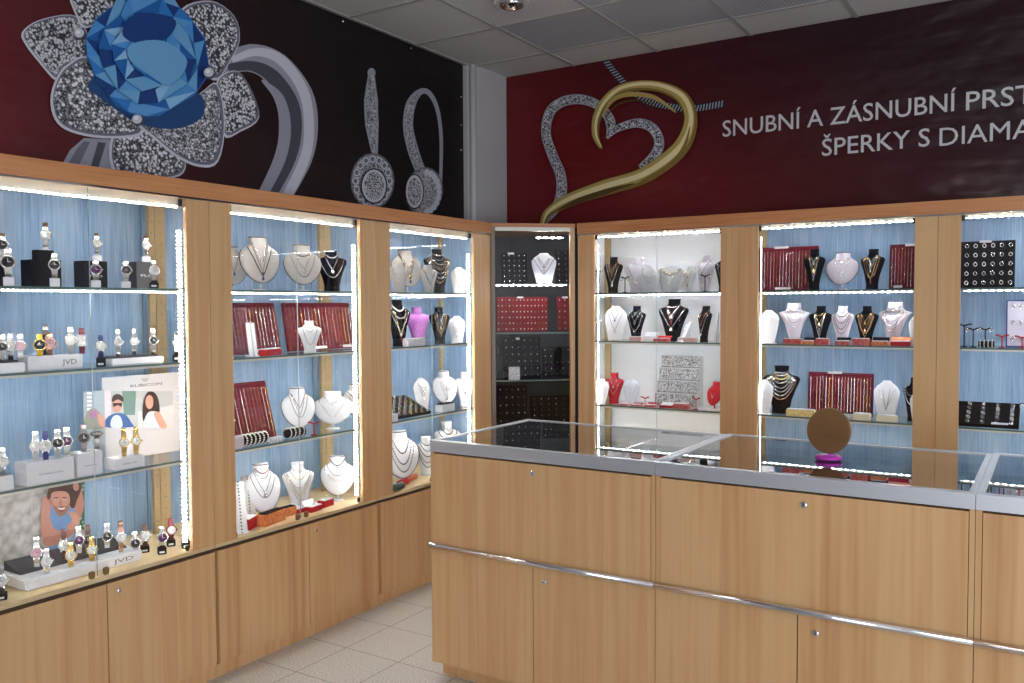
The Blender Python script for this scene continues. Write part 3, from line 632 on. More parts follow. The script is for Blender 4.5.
# --- necklaces on a bust: (style): (z top, z bottom, half width, power, tube r, bead?)
def neck_mesh(k, zt, zb, xw, pw, r, m, beads=0, m2=None):
    o = MB(); n = 26; pts = []
    for i in range(n+1):
        s = -1+2*i/n; z = zb+(zt-zb)*abs(s)**pw; x = s*xw
        hw = prow(k, z)[1]; x = max(-hw*.995, min(hw*.995, x)); pts.append(V((x, front(k, x, z, r+.004), z)))
    if beads:
        for i in range(0, n+1, 1 if beads == 1 else 2): o.ball(pts[i], r*1.9, m2 or m, 1)
        o.tube(pts, r*.5, m, 4)
    else: o.tube(pts, r, m, 5)
    return o.mesh('necklace')
def pend_mesh(k, zb, kind, m, m2):
    y = front(k, 0, zb-.03, .02); o = MB()
    if kind == 'round': o.lathe([(0, -.012), (.038, -.010), (.042, 0), (.03, .008), (0, .01)], m, 14, 'y', (0, y, zb-.045)); o.ball((0, y-.012, zb-.045), .016, m2, 1)
    elif kind == 'drop': o.lathe([(0, -.08), (.022, -.072), (.03, -.05), (.018, -.022), (.004, 0), (0, .002)], m2, 10, 'z', (0, y, zb))
    elif kind == 'cross': o.box(-.007, y-.006, zb-.085, .007, y+.004, zb-.005, m, .002); o.box(-.027, y-.006, zb-.042, .027, y+.004, zb-.028, m, .002)
    elif kind == 'heart':
        pts = []
        for i in range(17): t = 2*math.pi*i/16; pts.append((.0028*16*math.sin(t)**3, y, zb-.045+.0028*(13*math.cos(t)-5*math.cos(2*t)-2*math.cos(3*t)-math.cos(4*t))))
        o.tube(pts[:-1], .007, m, 5, True)
    elif kind == 'flower':
        for i in range(6): a = i*math.pi/3; o.ball((.03*math.cos(a), y, zb-.04+.03*math.sin(a)), .017, m, 1)
        o.ball((0, y-.01, zb-.04), .018, m2, 1)
    elif kind == 'tassel': o.lathe([(0, 0), (.018, -.004), (.024, -.04), (.03, -.11), (0, -.112)], m2, 8, 'z', (0, y, zb))
    return o.mesh('pendant')
MN = {'silver': silver, 'gold': gold, 'rose': rose, 'pearl': pearl, 'cord': cord, 'dark': darksilver, 'blue': bluestone, 'red': redstone, 'crystal': crystal}
WN = {'silver': 'silver chain', 'gold': 'gold chain', 'rose': 'rose gold chain', 'pearl': 'pearl strand', 'cord': 'dark cord', 'dark': 'oxidised silver chain', 'blue': 'blue bead strand', 'red': 'garnet strand', 'crystal': 'crystal collar'}
def bust(c, s, px, top, wpx, k, m, look, cap, d=.15, turn=0, necks=(), zo=0, rim=None, base=None):
    """px column, top image row, width in px; look = leading words of the label"""
    p, mt = place(c, s, px, d, turn, zo, 26); h = topz(p, top); wd = wid(p, wpx)/(2*max(r[1] for r in PROF[k]))
    mt = mt @ Matrix.Diagonal((wd, h if k != 'pad' else h*.9, h, 1))
    t = thing('necklace_bust', f'{look}, {cap}, {where(c, s)}', 'necklace bust', mt, 'jewellery display busts')
    obj('bust_form', cached(('b', k, m.name), lambda: bust_mesh(k, m)), t)
    if rim: obj('piping', cached(('r', k, rim.name), lambda: rim_mesh(k, rim)), t)
    if k == 'pad': obj('stand_foot', cached(('s', m.name), lambda: stand_mesh(base or m)), t)
    elif base: obj('base', cached(('ba', k, base.name), lambda: base_mesh(k, base)), t)
    short = look.split(' bust')[0].split()[-1]+' bust'
    for i, q in enumerate(necks):
        mm, zt, zb, xw, pw = q[:5]; pk = q[5] if len(q) > 5 else None; bd = q[6] if len(q) > 6 else 0; r = {'cord': .011, 'pearl': .010}.get(mm, .0085)
        me = cached(('n', k, q[:5], bd), lambda: neck_mesh(k, zt, zb, xw, pw, r, MN[mm], bd))
        lab = WN[mm]+(f' with {pk} pendant' if pk else '')
        if len(necks) > 1: lab += ', '+ORD[i]+' from top'
        o = obj('necklace', me, None, mt); lb = f'{lab} on {short}, {cap}, {where(c, s)}'
        if len(lb.split()) > 16: lb = f'{lab}, {cap}, {where(c, s)}'
        if len(lb.split()) > 16: lb = lb.replace(' nearest corner', '').replace('cabinet behind the round mirror', 'round mirror cabinet')
        while len(lb.split()) > 16: lb = lb.replace(' from top', ' down', 1) if ' from top' in lb else lb.replace(' pendant', '', 1) if ' pendant' in lb else lb.replace(' chain', '', 1) if ' chain' in lb else lb.replace(', '+cap, '', 1)
        tag(o, lb, 'necklace', 'necklaces on display busts')
        if pk: obj('pendant', cached(('p', k, zb, pk, mm), lambda: pend_mesh(k, zb, pk, MN[mm] if mm != 'cord' else silver, {'gold': redstone, 'silver': crystal, 'rose': redstone}.get(mm, bluestone))), o)
    return t
# necklace recipes
def U(m, zt, zb, xw, pk=None, bd=0): return (m, zt, zb, xw, 2.1, pk, bd)
def Vn(m, zt, zb, xw, pk=None, bd=0): return (m, zt, zb, xw, 1.15, pk, bd)
# --- boards
def tilted(c, s, px, d, tilt, turn=0, zo=0):
    p, mt = place(c, s, px, d, turn, zo); return p, mt @ Matrix.Rotation(R(-tilt), 4, 'X')
def strand_mesh(kind, L, m):
    o = MB(); n = 18
    if kind == 0: o.tube([(.0016*math.sin(i*1.9), 0, -L*i/n) for i in range(n+1)], .0017, m, 4)
    elif kind == 1:
        for i in range(22): o.ball((0, 0, -L*i/21), .0026, m, 1)
    else: o.tube([(.0016*math.sin(i*math.pi), 0, -L*i/n) for i in range(n+1)], [.0014+.0014*(i % 2) for i in range(n+1)], m, 5)
    o.ball((0, -.001, .002), .0024, gold if m is not silver else silver, 1)
    return o.mesh('strand')
def chain_board(c, s, px0, px1, top, d, label, bname, nch, tilt=10, tag1=None, L=.85, mix=(silver, silver, gold, rose), loose=0, turn=0):
    pc = (px0+px1)/2; p, mt = tilted(c, s, pc, d, tilt, turn, .0025)
    a, b = spot(c, s, px0, d)[0], spot(c, s, px1, d)[0]; w2 = (a-b).length/2; h = topz(p, top)/math.cos(R(tilt))
    t = thing('chain_display_board', label, 'display board', mt, 'red velvet chain boards')
    bx(-w2+.0065, -.0, .0065, w2-.0065, .006, h-.0065, redv).build('velvet_panel', t)
    MB().box(-w2, -.006, h-.006, w2, .008, h, redv, .001).box(-w2, -.006, 0, w2, .008, .006, redv, .001).box(-w2, -.006, .006, -w2+.006, .008, h-.006, redv, .001).box(w2-.006, -.006, .006, w2, .008, h-.006, redv, .001).build('frame', t)
    bx(-w2+.01, -.004, h*.88, w2-.01, -.0, h*.905, redv).build('hook_rail', t)
    for (x0, x1, zz) in (tag1 or ()): bx(-w2+2*w2*x0, -.0095, h*zz, -w2+2*w2*x1, -.0065, h*zz+.013, whitemat).build('label_strip', t)
    random.seed(int(px0)+s)
    for i in range(nch):
        x = -w2+.014+(2*w2-.028)*i/(nch-1); m = random.choice(mix); k = random.choice((0, 0, 1, 2)); LL = (L, L*.9, L*.97)[i % 3]*h
        LL = round(LL*.95, 2); me = cached(('ch', k, LL, m.name), lambda: strand_mesh(k, LL, m))
        nm = {'silver': 'silver', 'gold': 'gold', 'rose_gold': 'rose gold'}[m.name]
        tag(obj('chain', me, None, mt @ Matrix.Translation((x, -.0065, h*.885))), f'thin {nm} chain, {ORD[i]} from left on {bname}', 'chain', 'chains hanging on the red boards')
    return t, mt, w2, h
def ring_mesh(m, st):
    o = MB(); o.tube([(.0085*math.cos(a), 0, .0085*math.sin(a)+.006) for a in [math.pi*2*i/14 for i in range(14)]], .0016, m, 5, True)
    o.ball((0, 0, .0165), .0034, st, 1); return o.mesh('ring_band')
def stud_mesh(m): return MB().ball((0, 0, 0), .0036, m, 1).tube([(0, 0, 0), (0, .0, -.006)], .0009, m, 4).mesh('earring')
def hoop_mesh(m): return MB().tube([(.009*math.cos(a), 0, .009*math.sin(a)) for a in [math.pi*2*i/16 for i in range(16)]], .0019, m, 5, True).ball((0, 0, .010), .003, m, 1).mesh('earring')
def grid_board(c, s, px0, px1, top, d, label, bname, rows, cols, kind, m, tilt=8, depth=None, mats=(silver,), tagx=None, cat='display tray', grp=None, skip=0, turn=0, sc=1):
    pc = (px0+px1)/2; p, mt = tilted(c, s, pc, d, tilt, turn, .003 if tilt < 30 else .0115)
    a, b = spot(c, s, px0, d)[0], spot(c, s, px1, d)[0]; w2 = (a-b).length/2; h = depth if depth else topz(p, top)/math.cos(R(tilt))
    t = thing('jewellery_tray', label, cat, mt, grp)
    bx(-w2+.0055, .0, .0055, w2-.0055, .009, h-.0055, m).build('padded_panel', t)
    MB().box(-w2, -.006, h-.005, w2, .012, h, m, .001).box(-w2, -.006, 0, w2, .012, .005, m, .001).box(-w2, -.006, .005, -w2+.005, .012, h-.005, m, .001).box(w2-.005, -.006, .005, w2, .012, h-.005, m, .001).build('rim', t)
    for (x0, x1, zz) in (tagx or ()): bx(-w2+2*w2*x0, -.0095, h*zz, -w2+2*w2*x1, -.0065, h*zz+.012, whitemat).build('label_strip', t)
    if kind == 'slot':
        for r in range(rows): bx(-w2+.008, -.003, h*(r+.35)/rows, w2-.008, -.0005, h*(r+.55)/rows, m, .0008).build('ring_roll', t)
    for r in range(rows):
        for q in range(cols):
            if skip and random.random() < skip: continue
            mm = random.choice(mats); x = -w2+2*w2*(q+.5)/cols; z = h-h*(r+.5)/rows
            if kind == 'slot': me = cached(('rg', mm.name), lambda: ring_mesh(mm, crystal)); o = ('ring', 'ring'); mo = mt @ Matrix.Translation((x, -.006, z-.01)) @ Matrix.Rotation(R(55), 4, 'X')
            elif kind == 'hoop': me = cached(('hp', mm.name), lambda: hoop_mesh(mm)); o = ('hoop_earring', 'earring'); mo = mt @ Matrix.Translation((x, -.0075, z)) @ Matrix.Rotation(R(35), 4, 'Z')
            else: me = cached(('sd', mm.name), lambda: stud_mesh(mm)); o = ('stud_earring', 'earring'); mo = mt @ Matrix.Translation((x, -.0045, z))
            mo = mo @ Matrix.Scale(sc, 4)
            tag(obj(o[0], me, None, mo), f'{o[1]} in {ORD[r]} row, {ORD[q]} column of {bname}', o[1], f'{o[1]}s on {bname}')
    return t
# --- watches
def band_pts(h, dp, n=20):
    return [(0, -dp/2*math.cos(a)*1.0, h/2+h/2*math.sin(a)) for a in [2*math.pi*i/n-math.pi/2 for i in range(n)]]
def watch(mt, dial, strap, case_m, label, h=.080, cw=.019, square=False, group='wristwatches on stands'):
    t = thing('wristwatch', label, 'wristwatch', mt, group); h = round(h*1.2, 4); cw = round(cw*1.12, 4)
    def strap_mesh():
        o = MB(); n = 26; dp = .050; wd = cw*.52; vs = []; fs = []
        for i in range(n):
            a = 2*math.pi*i/n; y, z = -dp/2*math.cos(a), h/2+h/2*math.sin(a); ny, nz = -math.cos(a), math.sin(a)
            q = wd*(1-.22*abs(math.sin(a))) if math.cos(a) > 0 else wd*.75; th = .0016+(.0006 if i % 2 else 0)
            vs += [(-q, y-ny*th, z-nz*th), (q, y-ny*th, z-nz*th), (q, y+ny*th, z+nz*th), (-q, y+ny*th, z+nz*th)]
        for i in range(n):
            j = (i+1) % n
            for k in range(4): fs.append([4*i+k, 4*i+(k+1) % 4, 4*j+(k+1) % 4, 4*j+k])
        o.faces(vs, fs, strap); return o.mesh('strap')
    obj('strap', cached(('st', strap.name, h, cw), strap_mesh), t)
    hd = Matrix.Translation((0, -.0268, h*.52)) @ Matrix.Rotation(R(-8), 4, 'X')
    def head():
        o = MB()
        if square: o.box(-cw*.75, -.008, -cw, cw*.75, .003, cw, case_m, .002)
        else:
            o.lathe([(0, .004), (cw*.9, .004), (cw, 0), (cw, -.005), (cw*.92, -.0085), (cw*.82, -.0085), (cw*.80, -.0070), (0, -.0070)], case_m, 24, 'y')
            for sx in (-1, 1):
                for sz in (-1, 1): o.box(sx*cw*.42-.0015, -.004, sz*cw*1.02-.004, sx*cw*.42+.0015, .003, sz*cw*1.02+.004, case_m, .0005)
            o.lathe([(0, 0), (.0026, 0), (.0026, .004), (0, .004)], case_m, 8, 'x', (cw, -.002, 0))
        return o.mesh('watch_case')
    w = obj('watch_case', cached(('wc', case_m.name, cw, square), head), t, hd)
    def dm():
        o = MB(); hk = dialk if dial not in (dialk, dialb) else dialw; y = -.0072 if not square else -.0083
        if square: o.box(-cw*.5, y-.0003, -cw*.7, cw*.5, y+.0003, cw*.7, dial)
        else: o.lathe([(0, y+.0004), (cw*.80, y+.0004), (cw*.80, y), (0, y)], dial, 24, 'y')
        for k in range(12):
            a = k*math.pi/6; r0 = cw*(.66 if not square else .42)
            o.box(r0*math.sin(a)-.0006, y-.0009, r0*math.cos(a)-.0006, r0*math.sin(a)+.0006, y-.0002, r0*math.cos(a)+.0006, hk)
        o.box(-.0006, y-.0012, -.001, .0006, y-.0004, cw*.5, hk); o.box(-.001, y-.0014, -.0007, cw*.4, y-.0006, .0007, hk); return o.mesh('dial')
    obj('dial', cached(('wd', dial.name, cw, square), dm), w)
    return t
def cuff_mesh(m, h, bh, bm, lm):
    o = MB(); o.box(-.016, -.018, 0, .016, .016, bh, bm, .0015)
    o.tube([(0, -.017*math.cos(a), bh+h*.45+h*.40*math.sin(a)) for a in [math.pi*(.5+1.6*i/14)+math.pi*.2 for i in range(15)]], .0055, m, 6)
    o.tube([(0, 0, bh-.002), (0, .004, bh+h*.15)], .005, m, 6); return o.mesh('stand_block')
def wstand(c, s, px, d, look, cap, dial, strap, case_m=silver, blk=white, cuf=whitemat, h=.078, cw=.018, bh=.022, zo=0, turn=0, lab=None, sq=False, standcap=None):
    p, mt = place(c, s, px, d, turn, zo, 30)
    t = thing('watch_stand', f'{lab or ("black" if blk is blackp else "white")} block watch stand under {look}, {cap}', 'watch stand', mt, 'watch stands')
    me = cached(('cf', blk.name, cuf.name, h, bh), lambda: cuff_mesh(cuf, h*1.2, bh, blk, white)); obj('stand_block', me, t)
    if blk is blackp: obj('price_card', cached('pc', lambda: bx(-.011, -.0192, .006, .008, -.0183, .013, whitemat).mesh('price_card')), t)
    watch(mt @ Matrix.Translation((0, 0, bh+.0005)), dial, strap, case_m, f'{look} on {lab or ("black" if blk is blackp else "white")} stand, {cap}', h, cw, sq)
def solid_box(c, s, px0, px1, top, d, dp, m, name, label, cat, turn=0, zo=0, extra=None, grp=None, bev=.001):
    pc = (px0+px1)/2; p, mt = place(c, s, pc, d, turn, zo+.0003); a, b = spot(c, s, px0, d)[0], spot(c, s, px1, d)[0]; w2 = (a-b).length/2; h = topz(p, top)
    o = bx(-w2, 0, 0, w2, dp, h, m, min(bev, h/4)).build(name, None, mt); tag(o, label, cat, grp)
    if extra: extra(o, mt, w2, h)
    return o, mt, w2, h
def txt_on(s, m, frac=.6, zf=.4, y=-.0006, cap=None):
    def f(o, mt, w2, h):
        cp = cap or h*.2
        text2(s, o, m, -w2*frac, w2*frac, h*zf, cp, y)
    return f
def text2(s, parent, m, x0, x1, z0, cap, y, name='printed_name'):
    cu = bpy.data.curves.new('t', 'FONT'); cu.body = s; cu.size = 1; cu.resolution_u = 2
    o = bpy.data.objects.new('t', cu); COL.objects.link(o); bpy.context.view_layer.update()
    me = bpy.data.meshes.new_from_object(o.evaluated_get(bpy.context.evaluated_depsgraph_get())); bpy.data.objects.remove(o)
    X = [v.co.x for v in me.vertices]; a, b2 = min(X), max(X)
    for v in me.vertices: v.co = V((x0+(v.co.x-a)/(b2-a)*(x1-x0), y, z0+v.co.y/.729*cap))
    me.materials.clear(); me.materials.append(m); return obj(name, me, parent)
# ================= watch cabinet
W = 'W'
solid_box(W, 1, 32, 62, 260, .17, .07, blackp, 'display_block', 'black display block behind the dark watch, top shelf, watch cabinet', 'display block', 0, 0, None, 'black display blocks')
_h = topz(spot(W, 1, 47, .17)[0], 260)
solid_box(W, 1, 38, 54, 250, .185, .04, blackp, 'display_block', 'small black block stacked on a bigger one, top shelf, watch cabinet', 'display block', 0, _h+.0003, None, 'black display blocks')
_h2 = topz(spot(W, 1, 47, .17)[0], 250)
wstand(W, 1, 46, .205, 'white-dial steel watch', 'stacked black blocks, watch cabinet', dialw, silver, h=.08, bh=.004, zo=_h2+.001, lab='slim')
wstand(W, 1, 55, .06, 'dark-dial steel watch', 'before the stacked black blocks', dialk, silver, bh=.03, h=.072)
solid_box(W, 1, 85, 108, 261, .17, .07, blackp, 'display_block', 'black block with pale lettering below a steel watch, top shelf, watch cabinet', 'display block', 0, 0, txt_on('FLO', whiteink, .55, .4, -.0006, .01), 'black display blocks')
_h = topz(spot(W, 1, 96, .17)[0], 261)
wstand(W, 1, 97, .195, 'slim white-dial watch', 'left lettered block, top shelf', dialw, silver, zo=_h+.001, h=.07, bh=.022, cw=.016)
wstand(W, 1, 96, .06, 'blue-dial steel watch', 'front of left lettered block, top shelf', dialb, silver, h=.06, bh=.026)
wstand(W, 1, 126, .09, 'lone black-dial steel watch', 'between lettered blocks, top shelf', dialk, silver, h=.066, bh=.025)
solid_box(W, 1, 137, 158, 262, .17, .07, greyp, 'display_block', 'charcoal block lettered in white beside the shelf post, top shelf, watch cabinet', 'display block', 0, 0, txt_on('FLO', whiteink, .6, .45, -.0006, .01), 'black display blocks')
_h = topz(spot(W, 1, 146, .17)[0], 262)
wstand(W, 1, 146, .195, 'round silver-dial watch', 'atop charcoal block, top shelf', dialw, silver, zo=_h+.001, h=.07, bh=.022, cw=.017)
wstand(W, 1, 154, .07, 'steel chronograph watch', 'in front of charcoal block, top shelf', dialw, silver, blk=blackp, cuf=greyp, h=.07, bh=.024)
solid_box(W, 1, 0, 9, 262, .19, .06, blackp, 'display_block', 'black display block cut by left frame edge, top shelf, watch cabinet', 'display block', 0, 0, None, 'black display blocks')
_h = topz(spot(W, 1, 5, .19)[0], 262)
wstand(W, 1, 3, .205, 'dark-dial watch', 'block at left frame edge, top shelf', dialk, silver, zo=_h+.001, bh=.01, h=.075)
wstand(W, 1, 9, .06, 'big black-dial chronograph', 'at left frame edge, top shelf', dialk, silver, bh=.03, h=.078, cw=.021)
# second shelf
def riser(px0, px1, s, front_h, d, dp, label, pad=True, t2=None):
    pc = (px0+px1)/2; p, mt = place(W, s, pc, d, 0, .0003); w2 = (spot(W, s, px0, d)[0]-spot(W, s, px1, d)[0]).length/2
    o = bx(-w2, 0, 0, w2, dp, front_h, white, .003).build('display_riser', None, mt); tag(o, label, 'display riser', 'white watch risers')
    if pad: bx(-w2+.006, dp*.3, front_h+.0003, w2-.006, dp-.003, front_h+.008, greyp, .001).build('dark_pad', o)
    if t2: text2(t2, o, ink, w2*.2, w2*.75, front_h*.3, front_h*.4, -.0006)
    return front_h+(.009 if pad else 0)
z = riser(-8, 26, 2, .032, .06, .11, 'white riser with dark pad at left frame edge, second shelf, watch cabinet')
for px, d, dl, st, nm in ((3, .10, dialk, silver, 'black and white dial watch'), (11, .13, dialw, silver, 'oval white dial watch'), (21, .12, dialr, silver, 'pink dial watch')):
    p, mt = place(W, 2, px, d, 0, z, 30); watch(mt, dl, st, silver, f'{nm} on the riser at left frame edge, second shelf', .075, .016, group='watches on white risers')
z = riser(30, 84, 2, .05, .08, .09, 'long white riser with three grey letters, second shelf, watch cabinet', False, 'JVD')
for px, d, dl, st, cm, nm, hh, sq in ((40, .095, dialk, yellow, gold, 'yellow strap watch', .062, False), (46, .14, dialk, darksilver, darksilver, 'large gunmetal watch', .09, False), (50, .11, dialr, rose, rose, 'rose gold watch', .066, False), (71, .12, dialw, silver, silver, 'broad silver watch', .082, False), (82, .12, dialw, maroon, silver, 'maroon strap square watch', .076, True)):
    p, mt = place(W, 2, px, d, 0, z+.0005, 30); watch(mt, dl, st, cm, f'{nm} on the long lettered riser, second shelf', hh, .019, sq, group='watches on white risers')
wstand(W, 2, 101, .08, 'black strap watch with white dial', 'second shelf centre', dialw, navy, blk=blackp, cuf=greyp, h=.07, bh=.032)
z = riser(113, 165, 2, .022, .10, .11, 'low white riser with dark pad near the post, second shelf, watch cabinet')
for px, d, dl, nm in ((118, .15, dialw, 'left silver watch'), (134, .16, dialw, 'middle silver watch'), (153, .15, dialk, 'right silver watch')):
    p, mt = place(W, 2, px, d, 0, z, 30); watch(mt, dl, silver, silver, f'{nm} on the low dark-padded riser, second shelf', .088, .0155, group='watches on white risers')
wstand(W, 2, 177, .12, 'grey silver watch', 'second shelf right end', dialw, silver, blk=blackp, cuf=greyp, h=.07, bh=.028)
# third shelf
def wbox(px0, px1, s, top, d, dp, label, tx):
    return solid_box(W, s, px0, px1, top, d, dp, white, 'display_block', label, 'display block', 0, 0, txt_on(tx, ink, .5, .4, -.0006, .0055) if tx else None, 'white printed display blocks')
wbox(-4, 14, 3, 476, .05, .07, 'white block at left frame edge, third shelf, watch cabinet', None)
h0 = topz(spot(W, 3, 3, .05)[0], 476); p, mt = place(W, 3, 3, .08, 0, h0+.001, 30); watch(mt, dialw, silver, silver, 'steel watch on white block at left frame edge, third shelf', .075, .018)
wbox(28, 75, 3, 460, .04, .08, 'long white printed block carrying four watches, third shelf, watch cabinet', 'RUBICON')
h0 = topz(spot(W, 3, 50, .04)[0], 460)
for px, d, dl, st, nm in ((36, .09, dialw, silver, 'silver bracelet watch with white dial'), (46, .06, dialw, navy, 'navy strap watch'), (58, .08, dialk, silver, 'black dial silver watch'), (67, .10, dialb, silver, 'purple dial silver watch')):
    p, mt = place(W, 3, px, d, 0, h0+.001, 30); watch(mt, dl, st, silver, f'{nm} on the long white block, third shelf', .082, .018)
wbox(79, 103, 3, 452, .05, .07, 'white printed block with two dark watches, third shelf, watch cabinet', 'RUBICON')
h0 = topz(spot(W, 3, 91, .05)[0], 452)
p, mt = place(W, 3, 84, .09, 0, h0+.001, 30); watch(mt, dialk, darksilver, darksilver, 'upright dark watch on the middle white block, third shelf', .082, .019)
p, mt = place(W, 3, 97, .085, 0, h0+.012, 30); watch(mt @ Matrix.Translation((0, .02, 0)) @ Matrix.Rotation(R(-78), 4, 'X'), dialk, darksilver, darksilver, 'dark watch lying flat on the middle white block, third shelf', .075, .019)
wbox(116, 144, 3, 457, .05, .07, 'white printed block with two gold watches, third shelf, watch cabinet', 'RUBICON')
h0 = topz(spot(W, 3, 130, .05)[0], 457)
for px, nm in ((124, 'left'), (136, 'right')):
    p, mt = place(W, 3, px, .085, 0, h0+.001, 30); watch(mt, dialw, gold, gold, f'{nm} gold watch before the printed couple card, third shelf', .088, .017)
# printed card with a couple
PXc = XF-.24; card0 = onX(83, 374, PXc); card1 = onX(181, 459, PXc)
t = thing('advertising_card', 'white advertising card showing a sunglasses couple, third shelf, watch cabinet', 'advertising card', Matrix.Translation((PXc, (card0.y+card1.y)/2, SH[3]+.0005)))
yr = onX(182, 420, PXc).y; yl = onX(103, 420, PXc).y; zt_ = onX(140, 375, PXc).z; zb_ = SH[3]+.0005
loc(bx(PXc-.003, yl, zb_, PXc, yr, zt_, mat('matt_white_print_card', (.60, .60, .61), .6)).build('card', t))
A = Art(lambda x, y, d: onX(x, y, PXc+.0004+d))
def clampy(pts): return pts
skin = pm((.78, .58, .50)); hair = pm((.20, .12, .10)); shirt = pm((.80, .84, .90)); jean = pm((.20, .36, .60)); bgp = pm((.70, .72, .72)); grn = pm((.40, .52, .48))
A.poly([(104, 391), (173, 391), (173, 427), (104, 427)], bgp, False).poly([(104, 391), (111, 391), (111, 418), (104, 418)], pm((.85, .80, .82)), False).poly([(122, 391), (136, 391), (135, 415), (124, 415)], grn, False).poly([(138, 412), (173, 405), (173, 427), (138, 427)], pm((.82, .82, .82)), False)
A.poly([(105, 427), (107, 418), (113, 414), (120, 413), (126, 415), (131, 422), (132, 427)], jean).poly([(111, 427), (112, 418), (117, 415), (121, 418), (122, 427)], shirt).ell(117, 405, 5, 7.5, skin).poly([(112, 402), (113, 396), (118, 394), (123, 397), (123, 402), (118, 399.5)], hair).poly([(112.5, 403), (122.5, 403), (121.5, 407), (118, 405), (113.5, 407)], hair, False)
A.poly([(143, 420), (144, 400), (148, 392), (155, 393), (159, 402), (159, 416), (152, 424)], hair).ell(149.5, 402, 4, 7, skin).poly([(144, 427), (147, 414), (153, 411), (160, 414), (162, 427)], shirt).poly([(154, 414), (159, 412), (164, 420), (167, 427), (160, 427)], skin)
A.stroke([(141, 378.2), (145, 381.2), (149, 378)], [.2, .4, .2], ink).stroke([(143, 377.6), (145, 379.6), (147, 377.4)], [.2, .3, .2], ink)
loc(A.mb.build('printed_photo', t))
_o = loc(text2('RUBICON', t, ink, 0, 1, 0, 1, 0)) if False else None
cu0 = onX(131, 387.5, PXc); cu1 = onX(161, 385.2, PXc)
def cardtext(s, x0, x1, y, cap, parent, PX):
    a, b = onX(x0, y, PX), onX(x1, y, PX); text(s, parent, ink, 'printed_name', a.y, b.y, a.z, cap, lambda u, zz: V((PX+.0018, u, zz)), .018)
cardtext('RUBICON', 130, 162, 387.6, .0120, t, PXc)
# couple photo beside it standing slightly forward
PXd = XF-.20
t = thing('photo_print', 'narrow photo print with striped pattern and hand beside the couple card, third shelf', 'photo print', Matrix.Translation((PXd, onX(93, 420, PXd).y, SH[3]+.0005)))
ya, yb = onX(84, 420, PXd).y, onX(105, 420, PXd).y; zt2 = onX(95, 391, PXd).z
loc(bx(PXd-.002, ya, SH[3]+.0005, PXd, yb, zt2, pm((.62, .68, .72))).build('print_sheet', t))
A = Art(lambda x, y, d: onX(x, y, PXd+.0004+d))
for k in range(7): A.poly([(87, 392+k*4), (92, 392+k*4), (92, 394.5+k*4), (87, 394.5+k*4)], pm((.90, .90, .92)), False)
A.poly([(85, 428), (86, 414), (93, 408), (99, 412), (104, 418), (104, 428)], pm((.55, .56, .52))).poly([(98, 414), (104, 417), (104, 427), (99, 424)], skin).poly([(90, 413), (96, 410), (97, 416), (92, 418)], pm((.70, .40, .62)))
loc(A.mb.build('printed_photo', t))
# floor: large photo poster, podium and watches
PXe = XF-.30; zt3 = onX(30, 479.5, PXe).z
t = thing('photo_poster', 'large photo poster of laughing man hugged from behind, floor of watch cabinet', 'poster', Matrix.Translation((PXe, 1.8, SH[4]+.0005)))
y0_, y1_ = 1.45, onX(84, 520, PXe).y
stone = noisemat('printed_stone_wall', (30, 30, 30), [(.35, (.32, .31, .30)), (.65, (.56, .55, .54))], rough=.4)
loc(bx(PXe-.003, y0_, SH[4]+.0005, PXe, y1_, zt3, stone).build('poster_board', t))
A = Art(lambda x, y, d: onX(x, y, PXe+.0004+d))
sk2 = pm((.74, .54, .48)); sk3 = pm((.66, .46, .40)); hr2 = pm((.26, .17, .15))
A.poly([(77, 484), (84.5, 481), (84.5, 530), (80, 528)], pm((.20, .36, .28)), False)
for k in range(12): A.ell(81.5+random.uniform(-2, 2), 486+k*3.6, 1.1, 1.3, pm((.55, .68, .60)))
A.poly([(69, 484), (79, 483), (82, 492), (84, 505), (80, 519), (76, 514), (73, 500)], sk3).poly([(66, 484), (72, 481.5), (80, 483), (81, 490), (77, 500), (74, 508), (70, 506), (70, 493)], hr2).ell(76, 486.5, 3, 4.5, sk2)
A.poly([(50, 556), (47, 540), (43, 530), (46, 505), (50, 500), (58, 505), (72, 508), (79, 520), (76, 537), (60, 553)], pm((.42, .58, .76)))
A.poly([(42, 500), (46, 497), (51, 503), (50, 518), (56, 530), (70, 530), (73, 535), (60, 543), (46, 546), (41, 530)], sk2).poly([(44, 538), (60, 534), (74, 526), (76, 531), (62, 542), (46, 546)], sk3).poly([(68, 512), (76, 513), (80, 520), (74, 530), (66, 527), (72, 520)], sk2)
A.poly([(47, 497), (49, 488), (55, 483.5), (64, 484), (70, 490), (70, 500), (66, 494), (54, 494), (50, 501)], hr2)
A.poly([(51, 495), (55, 491.5), (65, 491.5), (69.5, 496), (69.5, 507), (66, 513), (61.5, 516), (56.5, 513), (52, 506)], sk2).poly([(49, 499), (51.5, 499), (52.5, 504), (50, 504)], sk3)
A.poly([(52, 503), (56, 507), (61.5, 505.3), (67, 506.3), (69.5, 502), (69.3, 508), (66, 513.4), (61.5, 516.4), (56.5, 513.4)], pm((.58, .42, .36)))
A.poly([(54, 497.5), (58.5, 497), (58.5, 498), (54, 498.6)], hr2, False).poly([(62.5, 497), (67, 497.5), (67, 498.5), (62.5, 498)], hr2, False).ell(56.6, 499.8, 1.3, .8, pm((.9, .9, .9))).ell(64.8, 499.8, 1.3, .8, pm((.9, .9, .9))).ell(56.6, 499.8, .6, .7, hr2).ell(64.8, 499.8, .6, .7, hr2).poly([(60.5, 499), (61.8, 504), (60, 505.3), (59, 504.6)], sk3)
A.poly([(57, 507), (61.5, 508), (66, 507), (63.5, 511.3), (61, 512), (58.7, 511.2)], pm((.55, .30, .28))).poly([(57.8, 507.5), (61.5, 508.4), (65.2, 507.5), (63.6, 509.4), (59.4, 509.4)], pm((.95, .94, .92)))
loc(A.mb.build('printed_photo', t))
